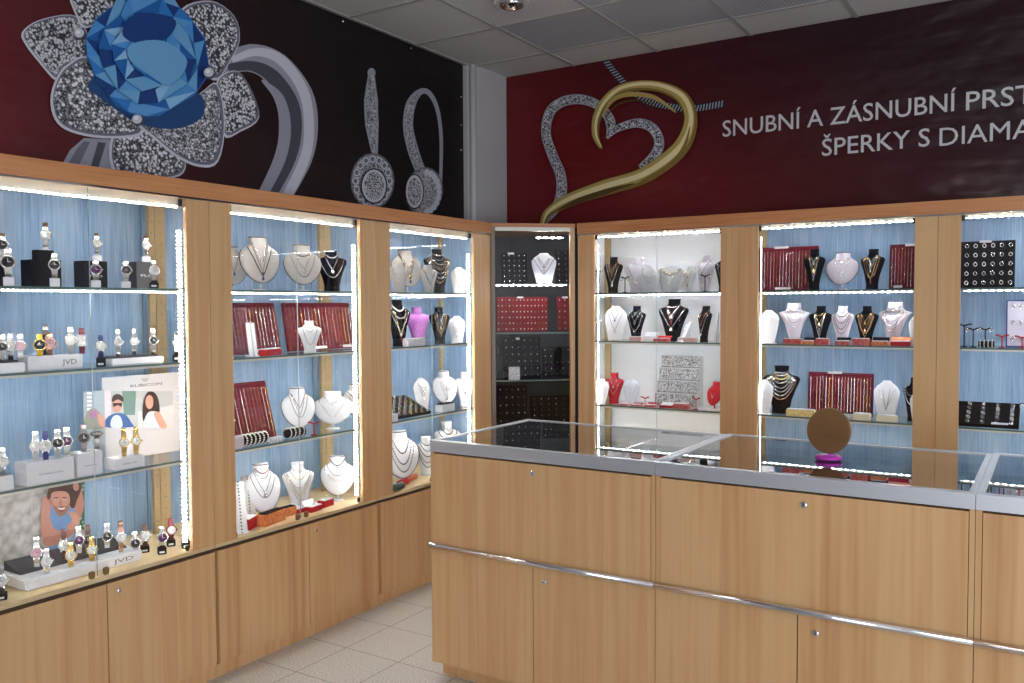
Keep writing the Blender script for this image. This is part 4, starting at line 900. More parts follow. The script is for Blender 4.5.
pa, pb = spot(W, 4, 6, .20)[0], spot(W, 4, 143, .155)[0]
_l, _r = spot(W, 4, 26, .07)[0].y, spot(W, 4, 143, .07)[0].y; cx = (_l+_r)/2
t = thing('watch_podium', 'long white watch podium with sloping dark pad, floor of watch cabinet', 'watch podium', Matrix.Translation((XF-.16, cx, SH[4]+.0005)) @ Matrix.Rotation(R(90), 4, 'Z'))
hw_ = (_r-_l)/2
MB().box(-hw_, -.09, 0, hw_, .10, .042, white, .006).build('podium_base', t)
MB().faces([(-hw_+.02, -.02, .0425), (hw_-.02, -.02, .0425), (hw_-.02, .09, .0425), (-hw_+.02, .09, .0425), (-hw_+.02, .0, .052), (hw_-.02, .0, .052), (hw_-.02, .09, .075), (-hw_+.02, .09, .075)], [[3, 2, 1, 0], [4, 5, 6, 7], [0, 1, 5, 4], [1, 2, 6, 5], [2, 3, 7, 6], [3, 0, 4, 7]], greyp).build('dark_pad', t)
text2('JVD', t, ink, hw_*.45, hw_*.82, .013, .016, -.0906)
for px, d, zz, dl, st, cm, nm, hh in ((37, .11, .068, dialr, silver, silver, 'pink-dial silver watch, rear left', .09), (47, .085, .0435, dialw, silver, silver, 'silver watch, front left', .075), (64, .12, .068, dialw, brownl, silver, 'brown strap watch with white dial, rear', .09), (71, .085, .0435, dialw, gold, gold, 'gold watch, front, left of pair', .076), (79, .13, .072, dialb, silver, silver, 'silver watch with dark dial, rear middle', .085), (88, .12, .068, dialk, brownl, darksilver, 'dark brown watch, rear right of centre', .085), (92, .085, .0435, dialw, gold, gold, 'gold watch, front, right of pair', .078), (107, .12, .068, dialk, silver, silver, 'silver watch with crystals, rear right', .08), (121, .10, .0435, dialw, rose, silver, 'slim rose and silver watch, right end', .10)):
    p, mt = place(W, 4, px, d, 0, zz+.0008, 30); watch(mt, dl, st, cm, f'{nm}, on the white podium', hh, .0175, group='watches on the white podium')
wstand(W, 4, 2, .07, 'dark bracelet watch', 'floor left of podium', dialw, darksilver, blk=blackp, cuf=greyp, h=.075)
for px, d, dl, st, nm in ((135, .10, dialk, silver, 'black dial watch nearest podium'), (145, .16, dialw, brownl, 'white dial watch with brown strap'), (162, .08, dialb, silver, 'dark blue dial watch'), (171, .15, dialw, maroon, 'burgundy framed white dial watch'), (186, .07, dialw, silver, 'silver watch beside upright lights')):
    wstand(W, 4, px, d, nm, 'cabinet floor', dl, st, maroon if 'burg' in nm else silver, blk=blackp, cuf=greyp, h=.07, bh=.026, cw=.0185)
# ================= middle left-wall cabinet
ad = lambda look, where_: (look, where_)
bust('N', 1, 234, 246, 30, 'pad', greywhite, 'grey linen oval bust', 'far left, half hidden', .25, 0, [Vn('dark', .9, .42, .2, 'drop')], rim=cord, base=whitemat)
bust('N', 1, 262, 236, 40, 'pad', greywhite, 'large grey linen oval bust', 'second from left', .12, 0, [Vn('dark', .9, .35, .19, 'round'), Vn('silver', .9, .5, .16), Vn('cord', .8, .26, .26, 'drop')], rim=cord, base=whitemat)
bust('N', 1, 304, 244, 37, 'pad', greywhite, 'wide grey linen oval bust', 'third from left', .12, 8, [U('cord', .88, .74, .21), Vn('silver', .86, .45, .2, 'flower'), U('dark', .8, .3, .3, None, 1)], rim=cord, base=whitemat)
bust('N', 1, 332, 250, 31, 'torso', blackv, 'black velvet bust', 'rightmost', .14, 12, [U('silver', .90, .80, .16, None, 1), Vn('silver', .88, .52, .20, 'round'), U('silver', .80, .34, .34, None, 1)])
chain_board('N', 2, 221, 282, 303, .18, 'red velvet board hung with many chains, left board on second shelf, middle left-wall cabinet', 'left board, second shelf', 17, 12, [(.55, .75, .03)], .9, (silver, silver, silver, rose))
chain_board('N', 2, 290, 356, 303, .20, 'red velvet board hung with many chains, right board on second shelf, middle left-wall cabinet', 'right board, second shelf', 19, 10, [(.35, .55, .02), (.8, .97, .02)], .9, (silver, rose, rose, gold, silver))
bust('N', 2, 310, 321, 24, 'torso', whitemat, 'small white bust', 'before the right red board', .09, 10, [U('dark', .86, .66, .2), U('dark', .8, .26, .25)])
def ramp_stand(c, s, px, top, d, turn, m, label, w=.035, chm=silver):
    p, mt = place(c, s, px, d, turn if c not in 'WNC' else 5, 0, 26); h = topz(p, top); t = thing('bracelet_ramp', label, 'jewellery stand', mt)
    MB().faces([(-w/2, -.05, 0), (w/2, -.05, 0), (w/2, -.038, 0), (-w/2, -.038, 0), (-w/2, .035, h), (w/2, .035, h), (w/2, .05, h), (-w/2, .05, h)], [[3, 2, 1, 0], [4, 5, 6, 7], [0, 1, 5, 4], [1, 2, 6, 5], [2, 3, 7, 6], [3, 0, 4, 7]], m).tube([(0, .045, .003), (0, .036, h*.85)], .003, m).build('ramp', t)
    MB().box(-w/2-.006, -.056, 0, w/2+.006, .052, .004, m).build('foot', t)
    o = MB()
    for i in range(16): f = i/15; o.ball((0, -.05+.085*f-.004, h*f+.004), .0042, chm, 1)
    o = o.build('bracelet', None, mt); tag(o, 'beaded bracelet on the '+label.split(',')[0], 'bracelet'); return t
ramp_stand('N', 2, 252, 323, .09, 60, whitemat, 'white slanted bracelet ramp, second shelf left, middle left-wall cabinet')
def small_box(c, s, px0, px1, top, d, dp, m, label, turn=0, lid=None, contents=None, cat='jewellery box', zo=0):
    """open little box: tray, padded insert, optional raised lid, ring"""
    pc = (px0+px1)/2; p, mt = place(c, s, pc, d, turn, .0004+zo); w2 = (spot(c, s, px0, d)[0]-spot(c, s, px1, d)[0]).length/2; h = max(.008, topz(p, top))
    t = thing('jewellery_box', label, cat, mt); hb = h*.62 if lid else h
    MB().box(-w2, 0, 0, w2, dp, hb, m, min(.002, hb/4)).build('box_body', t)
    bx(-w2+.004, .004, hb+.0002, w2-.004, dp-.004, hb+.004, whitemat if contents != 'dark' else blackv, .001).build('insert', t)
    if lid: MB().faces([(-w2, dp-.004, hb), (w2, dp-.004, hb), (w2, dp, hb), (-w2, dp, hb), (-w2, dp+.016, hb+h*.6), (w2, dp+.016, hb+h*.6), (w2, dp+.022, hb+h*.58), (-w2, dp+.022, hb+h*.58)], [[3, 2, 1, 0], [4, 5, 6, 7], [0, 1, 5, 4], [1, 2, 6, 5], [2, 3, 7, 6], [3, 0, 4, 7]], lid).build('lid', t)
    if contents == 'ring': 
        o = obj('ring', cached(('rg', 'silver'), lambda: ring_mesh(silver, crystal)), None, mt @ Matrix.Translation((0, dp*.5, hb+.0045))); tag(o, 'ring standing in the '+label.split(',')[0]+', '+label.split(',')[1].strip() if len(label.split(',')) > 1 else 'ring in the '+label, 'ring')
    return t
small_box('N', 2, 262, 287, 349, .05, .04, redbright, 'flat red card box, second shelf between boards, middle left-wall cabinet', 20, None, None)
chain_board('N', 3, 222, 277, 384, .17, 'red velvet chain board leaning left, third shelf, middle left-wall cabinet', 'leaning board, third shelf', 15, 16, None, .92, (silver, silver, gold, rose))
def bracelet_roll(c, s, px0, px1, top, d, label, n=3, m=pearl, turn=0):
    pc = (px0+px1)/2; p, mt = place(c, s, pc, d, turn, .0005); w2 = (spot(c, s, px0, d)[0]-spot(c, s, px1, d)[0]).length/2; h = topz(p, top)
    t = thing('bracelet_roll', label, 'jewellery stand', mt); MB().lathe([(0, -w2), (h*.42, -w2), (h*.42, w2), (0, w2)], blackv, 14, 'x', (0, h*.5, h*.43)).build('cushion', t)
    for k in range(n):
        x = -w2+2*w2*(k+.5)/n; o = MB()
        for i in range(14): a = 2*math.pi*i/14; o.ball((x, h*.5+h*.47*math.cos(a), h*.5+h*.46*math.sin(a)), h*.085, m, 1)
        tag(o.build('bracelet', None, mt @ Matrix.Translation((0, 0, .0006))), f'beaded bracelet, {ORD[k]} from left on the {label.split(",")[0]}, {label.split(",")[1].strip()}', 'bracelet', 'beaded bracelets on dark rolls')
bracelet_roll('N', 3, 246, 271, 433, .06, 'dark roll below leaning red board, third shelf, middle left-wall cabinet', 6)
bracelet_roll('N', 3, 290, 307, 427, .07, 'small dark roll, third shelf centre, middle left-wall cabinet', 4)
solid_box('N', 3, 271, 285, 437, .05, .03, lace, 'gift_pouch', 'small white lace pouch, third shelf, right of the bracelet roll', 'pouch', 10, 0, None, None, .008)
solid_box('N', 3, 234, 245, 436, .05, .03, pinkwhite, 'gift_pouch', 'pinkish lace pouch at left end of third shelf, middle left-wall cabinet', 'pouch', 0, 0, None, None, .006)
bust('N', 3, 300, 388, 34, 'pad', whitemat, 'white oval bust with dark edge', 'before cabinet centre', .16, 5, [Vn('silver', .88, .42, .19, 'drop'), Vn('rose', .86, .56, .17), U('dark', .84, .36, .24)], rim=cord)
def t_stand(c, s, px, top, d, m, label, wpx=10, turn=0, studs=True, clear=False):
    p, mt = place(c, s, px, d, turn, .0003, 26); h = topz(p, top); w2 = wid(p, wpx)/2; t = thing('earring_stand', label, 'earring stand', mt, 'little T-shaped earring stands')
    MB().lathe([(0, 0), (.016, 0), (.016, .003), (0, .005)], m, 16).build('foot', t); MB().tube([(0, 0, .003), (0, 0, h-.004)], .0028, m, 8).build('stem', t)
    MB().tube([(-w2, 0, h), (-w2*.6, 0, h-.001), (0, 0, h-.009), (w2*.6, 0, h-.001), (w2, 0, h)], .0038, m, 8).build('arm', t)
    if studs:
        for i, k in enumerate((-1, 1)): tag(obj('earring', cached(('hp', 'silver'), lambda: hoop_mesh(silver)), None, mt @ Matrix.Translation((k*w2*.8, -.004, h-.012))), f'{"left" if k < 0 else "right"} earring of pair on the {label.split(",")[0]}, {label.split(",")[1].strip()}', 'earring', 'earring pairs on T stands')
    return t
t_stand('N', 3, 314, 422, .05, redbright, 'red T stand between white busts, third shelf, middle left-wall cabinet', 11, 10, False)
bust('N', 3, 333, 392, 38, 'pad', whitemat, 'broad white oval bust', 'right of the red T stand', .12, 20, [U('silver', .88, .72, .2, 'flower'), Vn('silver', .82, .3, .34)], base=whitemat)
bust('N', 3, 359, 384, 30, 'pad', whitemat, 'white bust with dark collar', 'far right, half hidden', .20, 0, [U('cord', .8, .62, .3), U('dark', .76, .5, .36, None, 1)], rim=cord)
ramp_stand('N', 4, 240, 484, .09, 70, whitemat, 'tall white necklace ramp, cabinet floor left, middle left-wall cabinet', .05, darksilver)
ramp_stand('N', 4, 249, 478, .18, 60, greywhite, 'tall grey necklace ramp, cabinet floor left, middle left-wall cabinet', .05, darksilver)
bust('N', 4, 265, 465, 36, 'pad', whitemat, 'white oval bust with dark edge', 'left of three', .14, 0, [U('red', .92, .84, .17), Vn('silver', .86, .5, .22, 'flower'), U('dark', .8, .42, .3), U('silver', .9, .75, .19)], rim=cord)
small_box('N', 4, 246, 262, 511, .07, .05, redbright, 'open red box with white lid, cabinet floor left, middle left-wall cabinet', 25, whitemat)
bust('N', 4, 299, 463, 32, 'torso', whitemat, 'white torso bust with many chains', 'centre', .16, 8, [U('silver', .9, .8, .17), U('gold', .86, .66, .22), U('silver', .8, .5, .3), Vn('gold', .8, .3, .33), Vn('silver', .78, .2, .36, 'drop')])
small_box('N', 4, 264, 288, 512, .05, .05, orangebox, 'wide orange box with dark jewels, cabinet floor, middle left-wall cabinet', 10, None, 'dark')
small_box('N', 4, 280, 297, 508, .10, .04, orangebox, 'smaller orange box behind the knobs, cabinet floor, middle left-wall cabinet', 0, None, 'dark')
small_box('N', 4, 296, 309, 506, .10, .04, redbright, 'red ring box, leftmost of three, floor of middle left-wall cabinet', 0, whitemat, 'ring')
small_box('N', 4, 311, 324, 503, .06, .045, redbright, 'red ring box, middle of three, floor of middle left-wall cabinet', 8, whitemat, 'ring')
small_box('N', 4, 324, 335, 500, .08, .045, redbright, 'red ring box, rightmost of three, floor of middle left-wall cabinet', 8, None, 'ring')
bust('N', 4, 338, 457, 34, 'pad', whitemat, 'round white bust on a foot plate', 'right', .13, 20, [U('cord', .93, .8, .19, 'round'), U('dark', .86, .58, .3), U('silver', .78, .46, .36)], rim=cord, base=whitemat)
# ================= left-wall cabinet nearest the corner
bust('C', 1, 409, 249, 33, 'pad', greywhite, 'tall grey oval bust', 'left', .13, 0, [Vn('gold', .9, .4, .2, 'round'), Vn('dark', .88, .3, .22, 'drop'), Vn('rose', .86, .55, .2)], rim=cord, base=greywhite)
bust('C', 1, 399, 262, 22, 'slim', greywhite, 'short grey bust', 'before the tall grey one', .07, 10, [Vn('silver', .84, .4, .22)])
bust('C', 1, 438, 249, 30, 'torso', blackv, 'black bust draped in seven chains', 'centre', .15, 0, [U('silver', .9, .84, .17), U('silver', .87, .74, .21), U('silver', .84, .64, .26), U('gold', .82, .54, .3), U('silver', .8, .44, .33), U('silver', .78, .34, .35), U('gold', .77, .24, .36)])
bust('C', 1, 429, 265, 20, 'slim', greywhite, 'short grey bust', 'before the black one', .07, 0, [Vn('silver', .84, .4, .22), Vn('cord', .84, .3, .22)])
bust('C', 1, 459, 267, 17, 'card', whitemat, 'small white card bust', 'right', .12, 25, [Vn('silver', .84, .55, .2, 'round'), Vn('rose', .84, .3, .24, 'drop')], base=whitemat)
bust('C', 2, 399, 300, 27, 'torso', blackv, 'black bust with pearls', 'far left', .13, 0, [U('pearl', .88, .76, .2, None, 1), Vn('silver', .8, .3, .34, 'drop'), U('silver', .82, .6, .3, None, 1), Vn('gold', .78, .2, .2, 'tassel')])
bust('C', 2, 418, 307, 26, 'torso', purple, 'purple lace-covered bust', 'second from left', .14, 5, [])
solid_box('C', 2, 408, 426, 338, .05, .04, lace, 'lace_cloth', 'folded white lace cloth below the purple bust, second shelf', 'cloth', 0, 0, None, None, .004)
bust('C', 2, 440, 307, 22, 'torso', blackv, 'narrow black bust with long pendants', 'second from right', .12, 10, [Vn('silver', .86, .66, .18, 'cross'), Vn('silver', .84, .45, .2, 'round'), Vn('gold', .82, .25, .24, 'drop'), U('gold', .84, .3, .26)])
bust('C', 2, 457, 316, 17, 'card', whitemat, 'plain white card bust', 'right end', .11, 25, [Vn('silver', .84, .25, .2, 'heart')], base=whitemat)
grid_board('C', 3, 380, 432, 392, .06, 'black ring tray tilted flat, third shelf left, left-wall cabinet nearest corner', 'the tilted ring tray near corner', 5, 9, 'slot', blackv, 66, .21, (silver, gold, silver), None, 'ring tray', None)
solid_box('C', 3, 390, 398, 414, .03, .02, white, 'price_card', 'white price card standing before the tilted ring tray, third shelf', 'price card')
bust('C', 3, 423, 378, 20, 'card', whitemat, 'white card bust leaning back', 'behind the ring tray', .20, -10, [Vn('silver', .84, .66, .2, 'flower'), Vn('silver', .8, .4, .2, 'round')])
bust('C', 3, 446, 371, 26, 'pad', whitemat, 'white oval bust with three charms', 'centre', .15, 10, [Vn('silver', .88, .74, .18, 'heart'), Vn('silver', .86, .56, .2, 'flower'), Vn('silver', .84, .3, .24, 'flower')], rim=cord)
small_box('C', 3, 442, 455, 404, .05, .05, acry, 'clear acrylic riser with small rings, third shelf, nearest corner', 0, None, 'dark')
bust('C', 3, 465, 372, 22, 'torso', whitemat, 'white bust with cord and ring pendant', 'right end', .13, 20, [U('cord', .88, .76, .2), Vn('dark', .84, .44, .24, 'round'), Vn('silver', .8, .2, .2, 'drop')])
bust('C', 4, 403, 432, 38, 'pad', whitemat, 'large white oval bust with heavy chains', 'left', .10, 5, [U('dark', .86, .6, .2, None, 1), U('dark', .82, .4, .26, None, 1), U('dark', .78, .26, .32, None, 1)], rim=cord)
bust('C', 4, 427, 437, 25, 'torso', whitemat, 'white bust with dark cords', 'second from left', .16, 10, [U('cord', .88, .78, .18), U('cord', .84, .64, .24), U('cord', .8, .5, .3), U('red', .76, .34, .34), U('cord', .7, .22, .34)])
bust('C', 4, 448, 422, 27, 'torso', whitemat, 'white bust seen over the counter', 'third from left', .20, 10, [U('silver', .92, .86, .16), U('cord', .87, .74, .2), U('cord', .8, .6, .3)])
bust('C', 4, 470, 419, 25, 'torso', whitemat, 'white bust beside the upright light', 'right end', .22, 15, [U('silver', .9, .82, .18), U('dark', .86, .68, .22, None, 1)])
def fuzzy_roll(px, d, L, r, m, label, turn, zo=0):
    p, mt = place('C', 4, px, d, turn, zo+.0006); o = MB(); o.lathe([(0, -L/2), (r*.7, -L/2), (r, -L/2+r*.4), (r, L/2-r*.4), (r*.7, L/2), (0, L/2)], m, 14, 'x', (0, 0, r))
    tag(o.build('ring_roll', None, mt), label, 'ring roll', 'coloured ring rolls')
fuzzy_roll(411, .13, .11, .017, orangebox, 'orange ring roll below the big white bust, cabinet floor nearest corner', 10)
fuzzy_roll(403, .085, .10, .018, redbright, 'bright red ring roll before the orange one, cabinet floor nearest corner', 10)
fuzzy_roll(398, .035, .10, .019, greenbox, 'dark green speckled ring roll, frontmost on cabinet floor nearest corner', 8)
# ================= dark corner cabinet
redcorner = mat('dull_red_velvet', (.20, .004, .008), .8, 0, .2)
grid_board('K', 1, 502, 527, 253, .12, 'black earring board, left on the top shelf of the dark corner cabinet', 'left board, top corner shelf', 6, 5, 'stud', blackv, 6, None, (silver, pearl, silver), [(.25, .5, .95)], 'earring board', None)
bust('K', 1, 544, 253, 25, 'card', whitemat, 'white bust with blue beads', 'between black boards', .10, -8, [Vn('blue', .8, .3, .34, None, 1), Vn('rose', .84, .45, .2, 'heart'), Vn('dark', .86, .6, .18, 'drop')])
grid_board('K', 1, 556, 584, 250, .17, 'black earring board, right on the top shelf of the dark corner cabinet', 'right board, top corner shelf', 6, 4, 'stud', blackv, 10, None, (silver, pearl, silver), None, 'earring board', None)
grid_board('K', 2, 497, 548, 297, .08, 'wide red earring board on the second shelf of the dark corner cabinet', 'the wide red board', 6, 14, 'stud', redcorner, 3, None, (pearl, gold, pearl), [(.40, .52, .96)], 'earring board', None, 0, 0, 1.1)
grid_board('K', 2, 557, 584, 297, .14, 'narrow red earring board on the second shelf of the dark corner cabinet', 'the narrow red board', 6, 5, 'stud', redcorner, 3, None, (pearl, pearl, rose), [(.2, .4, .96)], 'earring board', None, 0, 0, 1.1)
grid_board('K', 3, 504, 541, 337, .10, 'black pendant board, left on the third shelf of the dark corner cabinet', 'left board, third corner shelf', 6, 6, 'stud', blackv, 10, None, (silver, pearl, silver), [(.35, .45, .93)], 'earring board', None)
grid_board('K', 3, 543, 572, 347, .14, 'black pendant board, right on the third shelf of the dark corner cabinet', 'right board, third corner shelf', 5, 5, 'stud', blackv, 10, None, (rose, silver, pearl), None, 'earring board', None)
solid_box('K', 3, 509, 520, 367, .06, .02, lace, 'price_card', 'small patterned price card, third shelf, dark corner cabinet', 'price card')
grid_board('K', 4, 498, 528, 386, .09, 'black earring board, left on the lowest shelf of the dark corner cabinet', 'left board, lowest corner shelf', 5, 5, 'stud', blackv, 8, None, (silver, pearl, silver), None, 'earring board', None)
grid_board('K', 4, 531, 575, 396, .11, 'black earring board, right on the lowest shelf of the dark corner cabinet', 'right board, lowest corner shelf', 5, 6, 'stud', blackv, 8, None, (silver, pearl, silver), None, 'earring board', None)
# ================= white-backed cabinet
P_ = 'P'; smoke = mat('translucent_lilac_white', (.60, .58, .66), .4); frost = mat('frosted_grey_acrylic', (.56, .59, .60), .35)
t_stand(P_, 1, 599, 271, .08, blackp, 'thin dark T stand, top shelf far left, white-backed cabinet', 8)
bust(P_, 1, 613, 257, 20, 'torso', blackv, 'slim black bust with long silver chain', 'left', .13, 10, [Vn('silver', .84, .25, .3, 'round'), Vn('gold', .84, .5, .2, 'drop'), Vn('silver', .84, .64, .16, 'cross')])
t_stand(P_, 1, 625, 277, .07, blackp, 'thin dark T stand, right of slim black bust, white-backed cabinet', 9)
bust(P_, 1, 637, 258, 29, 'torso', smoke, 'lilac-white bust with hoop pendant', 'third from left', .20, 5, [U('pearl', .84, .70, .2), Vn('silver', .8, .32, .28, 'round')])
bust(P_, 1, 649, 268, 22, 'card', frost, 'frosted bust with blue drop', 'behind the pane edge', .10, 5, [Vn('silver', .8, .35, .28, 'drop'), U('silver', .84, .6, .26)])
bust(P_, 1, 670, 265, 28, 'card', frost, 'frosted bust wearing ornate collar', 'centre', .14, 0, [U('crystal', .88, .72, .26, None, 1), U('gold', .86, .68, .3, None, 1), U('dark', .84, .62, .32, None, 1), Vn('silver', .8, .35, .3, 'flower')])
bust(P_, 1, 689, 266, 16, 'slim', frost, 'narrow frosted bust', 'right of centre', .14, -10, [Vn('gold', .84, .6, .18, 'round'), Vn('gold', .8, .3, .2, 'drop')])
bust(P_, 1, 705, 255, 26, 'torso', smoke, 'tall pale bust with dark drop', 'second from right', .17, -25, [Vn('dark', .86, .5, .24, 'drop'), Vn('silver', .8, .24, .3, 'tassel')])
t_stand(P_, 1, 705, 275, .06, blackp, 'thin dark T stand before tall pale bust, white-backed cabinet', 10)
bust(P_, 1, 724, 255, 22, 'torso', blackv, 'black bust cut by the cabinet frame', 'right end', .13, -10, [Vn('silver', .84, .3, .3, 'round'), U('silver', .84, .66, .3, 'drop')])
t_stand(P_, 2, 599, 320, .07, acry, 'clear T stand, second shelf far left, white-backed cabinet', 9)
bust(P_, 2, 615, 306, 23, 'card', whitemat, 'white bust with heart pendant', 'left', .12, 8, [Vn('dark', .84, .3, .3, 'heart'), Vn('dark', .84, .62, .16, 'drop')])
bust(P_, 2, 636, 306, 20, 'torso', blackv, 'black bust with three heart pendants', 'second from left', .13, 5, [U('silver', .88, .8, .15, 'heart'), Vn('silver', .84, .55, .24, 'heart'), U('silver', .82, .3, .32, 'heart')])
small_box(P_, 2, 629, 641, 337, .05, .04, mat('pale_pink_box', (.70, .42, .38), .5), 'pale pink jewellery box, second shelf left, white-backed cabinet')
small_box(P_, 2, 643, 656, 334, .07, .03, white, 'white earring card box, second shelf centre, white-backed cabinet', 0, whitemat)
bust(P_, 2, 673, 299, 32, 'torso', blackv, 'big black bust with crossing silver chains', 'centre', .15, 0, [Vn('silver', .86, .62, .2, 'round'), Vn('silver', .80, .32, .36, 'round'), Vn('rose', .84, .46, .16, 'drop'), U('silver', .88, .8, .2)])
small_box(P_, 2, 653, 668, 337, .05, .045, redbox, 'red jewellery box before the big black bust, second shelf', 0, redbright)
small_box(P_, 2, 677, 695, 338, .05, .045, mat('pale_pink_box', (.70, .42, .38), .5), 'long pink jewellery box, second shelf right of centre, white-backed cabinet')
ramp_stand(P_, 2, 685, 322, .09, -20, acry, 'clear slanted ramp beside big black bust, second shelf', .03)
bust(P_, 2, 704, 306, 18, 'torso', blackv, 'black bust with long looping chain', 'right', .13, -25, [Vn('silver', .86, .25, .34, 'round', 1), Vn('rose', .86, .45, .2)])
ramp_stand(P_, 2, 718, 314, .09, 10, frost, 'twisted grey bracelet tower, second shelf right end, white-backed cabinet', .03, darksilver)
bust(P_, 3, 600, 379, 19, 'card', white, 'white card bust with fine earrings', 'far left', .07, 0, [Vn('dark', .6, .4, .06, 'drop')])
bust(P_, 3, 614, 373, 20, 'torso', redbright, 'red velvet bust with silver chains', 'left', .13, 15, [Vn('silver', .84, .6, .2, 'round'), Vn('silver', .8, .3, .3), U('silver', .88, .8, .16)])
bust(P_, 3, 631, 379, 17, 'card', mat('pale_blue_grey_velvet', (.55, .59, .66), .7), 'pale blue-grey bust', 'third from left', .13, 10, [Vn('silver', .84, .4, .2, 'drop')])
t_stand(P_, 3, 645, 397, .07, redbright, 'red T stand, third shelf left of stepped stand', 9, 0, False)
def box5(x0, x1, m, lab, lid=None, top=404): small_box(P_, 3, x0, x1, top, .05, .04, m, lab, 0, lid)
box5(619, 627, redbox, 'tiny red box, third shelf left, white-backed cabinet'); box5(630, 640, redbox, 'small red box, third shelf under blue-grey bust, white-backed cabinet', redbright)
box5(645, 655, redbox, 'small red box, third shelf before the red T stand', redbright); box5(659, 671, redbright, 'red box with white lid, third shelf before stepped stand', whitemat); box5(673, 688, redbox, 'long red box, third shelf right of stepped stand centre')
# stepped silver stand
p, mt = place(P_, 3, 673, .15, 0, .0005); w2 = wid(p, 43)/2; H = topz(p, 350); t = thing('stepped_stand', 'grey four-step stand full of square silver charm trays, white-backed cabinet', 'display stand', mt)
o = MB()
for k in range(4): o.box(-w2, .03+.035*k, 0, w2, .065+.035*k, H*(.22+.22*k), mat('pale_grey_step', (.50, .52, .54), .5), .002)
o.build('steps', t)
for k in range(4):
    z0 = .001 if k == 0 else H*(.22*k)+.002; z1 = H*(.22+.22*k)-.004
    nn = 3 if k < 3 else 1
    for j in range(nn):
        a = -w2+2*w2*j/nn+.004; b2 = -w2+2*w2*(j+1)/nn-.004; y = .03+.035*k
        q = MB().box(a, y-.006, z0+.004, b2, y-.0008, z1, silvertray, .001).box(a-.002, y-.008, z0, b2+.002, y-.0008, z0+.004, darksilver).build('charm_tray', None, mt)
        tag(q, f'square tray of silver charms, {ORD[3-k]} row from top{"" if nn == 1 else ", "+("left", "middle", "right")[j]}, on the stepped stand' if nn > 1 else 'wide tray of silver charms along top of the stepped stand', 'charm tray', 'silver charm trays on the stepped stand')
t_stand(P_, 3, 696, 398, .06, redbright, 'red T stand, third shelf right of stepped stand', 8, 0, False)
bust(P_, 3, 713, 382, 19, 'pad', redbright, 'red oval bust with small earrings', 'right end', .13, -20, [U('silver', .6, .5, .14, 'round')])
small_box(P_, 3, 698, 708, 409, .05, .03, white, 'flat white box, third shelf right, left of white strip'); small_box(P_, 3, 709, 722, 411, .04, .03, white, 'low white box, third shelf right end, white-backed cabinet')
# ================= cabinet behind the round mirror
B = 'M'
chain_board(B, 1, 752, 817, 247, .20, 'wide red velvet chain board, top shelf left, cabinet behind the round mirror', 'wide top board behind mirror', 20, 4, [(.33, .55, .965), (.36, .60, .02)], .92, (silver, rose, rose, silver, gold))
bust(B, 1, 814, 249, 21, 'torso', blackv, 'black bust with small tags', 'left, before red board', .12, 5, [Vn('silver', .84, .68, .16, 'flower'), Vn('gold', .84, .5, .2, 'round'), Vn('silver', .84, .3, .2, 'cross')])
bust(B, 1, 841, 252, 31, 'pad', pinkwhite, 'pinkish oval bust with black edge', 'centre', .14, 0, [U('silver', .86, .76, .18, 'round'), Vn('silver', .84, .4, .2, 'drop')], rim=cord)
bust(B, 1, 872, 249, 24, 'torso', blackv, 'black bust with white tags', 'right of centre', .12, -10, [Vn('silver', .84, .66, .16, 'round'), Vn('silver', .84, .5, .2, 'drop'), Vn('gold', .84, .25, .24, 'tassel'), U('rose', .84, .3, .3)])
chain_board(B, 1, 888, 924, 244, .17, 'narrow red velvet chain board, top shelf right, cabinet behind the round mirror', 'narrow top board behind mirror', 10, 4, [(.45, .95, .95), (.15, .4, .02)], .92, (rose, rose, silver), turn=-10)
bust(B, 2, 768, 310, 21, 'card', whitemat, 'blank white card bust', 'far left', .10, 0, [Vn('pearl', .8, .3, .12)], base=whitemat)
bust(B, 2, 794, 303, 30, 'flare', pinkwhite, 'flared white bust with fine chains', 'second from left', .14, 15, [U('silver', .9, .82, .2), U('silver', .87, .74, .24), U('silver', .84, .62, .27), U('dark', .82, .52, .3), U('silver', .8, .42, .32)])
bust(B, 2, 820, 306, 23, 'torso', blackv, 'black bust with small pendants', 'third from left', .13, 0, [U('gold', .86, .74, .17), Vn('gold', .84, .55, .2, 'round'), Vn('silver', .84, .38, .2, 'cross'), Vn('silver', .82, .2, .2, 'drop')])
bust(B, 2, 842, 306, 22, 'torso', pinkwhite, 'white bust with brown cords', 'centre', .13, 0, [U('cord', .84, .72, .22), U('cord', .82, .56, .28), U('cord', .8, .40, .30), U('red', .79, .28, .34)])
bust(B, 2, 866, 306, 23, 'torso', blackv, 'black bust with pale tags', 'third from right', .13, -5, [Vn('gold', .84, .6, .2, 'flower'), Vn('rose', .84, .4, .24, 'round'), Vn('gold', .82, .2, .28, 'drop'), U('gold', .84, .3, .3)])
bust(B, 2, 893, 302, 34, 'flare', pinkwhite, 'large flared white bust', 'second from right', .14, -18, [U('silver', .9, .8, .2), U('dark', .86, .7, .25), U('silver', .84, .58, .28), U('silver', .82, .46, .3), U('rose', .8, .34, .33)])
bust(B, 2, 916, 315, 14, 'card', white, 'white card bust cut by frame', 'right end', .10, 0, [])
for a, b2, m, lb, ld in ((783, 800, redbox, 'patterned red box, leftmost', None), (802, 813, orangebox, 'orange-brown box, second', blackv), (815, 828, redbox, 'red and white box, third', None), (835, 849, redbox, 'red box with black lid, fourth', blackv), (852, 869, redbox, 'pink-red patterned box, fifth', None), (871, 888, orangebox, 'orange box with dark lid, sixth', blackv), (890, 910, redbright, 'crimson box, rightmost', orangebox)):
    small_box(B, 2, a, b2, 339, .04, .04, m, f'{lb} in the row on second shelf behind round mirror', 0, ld)
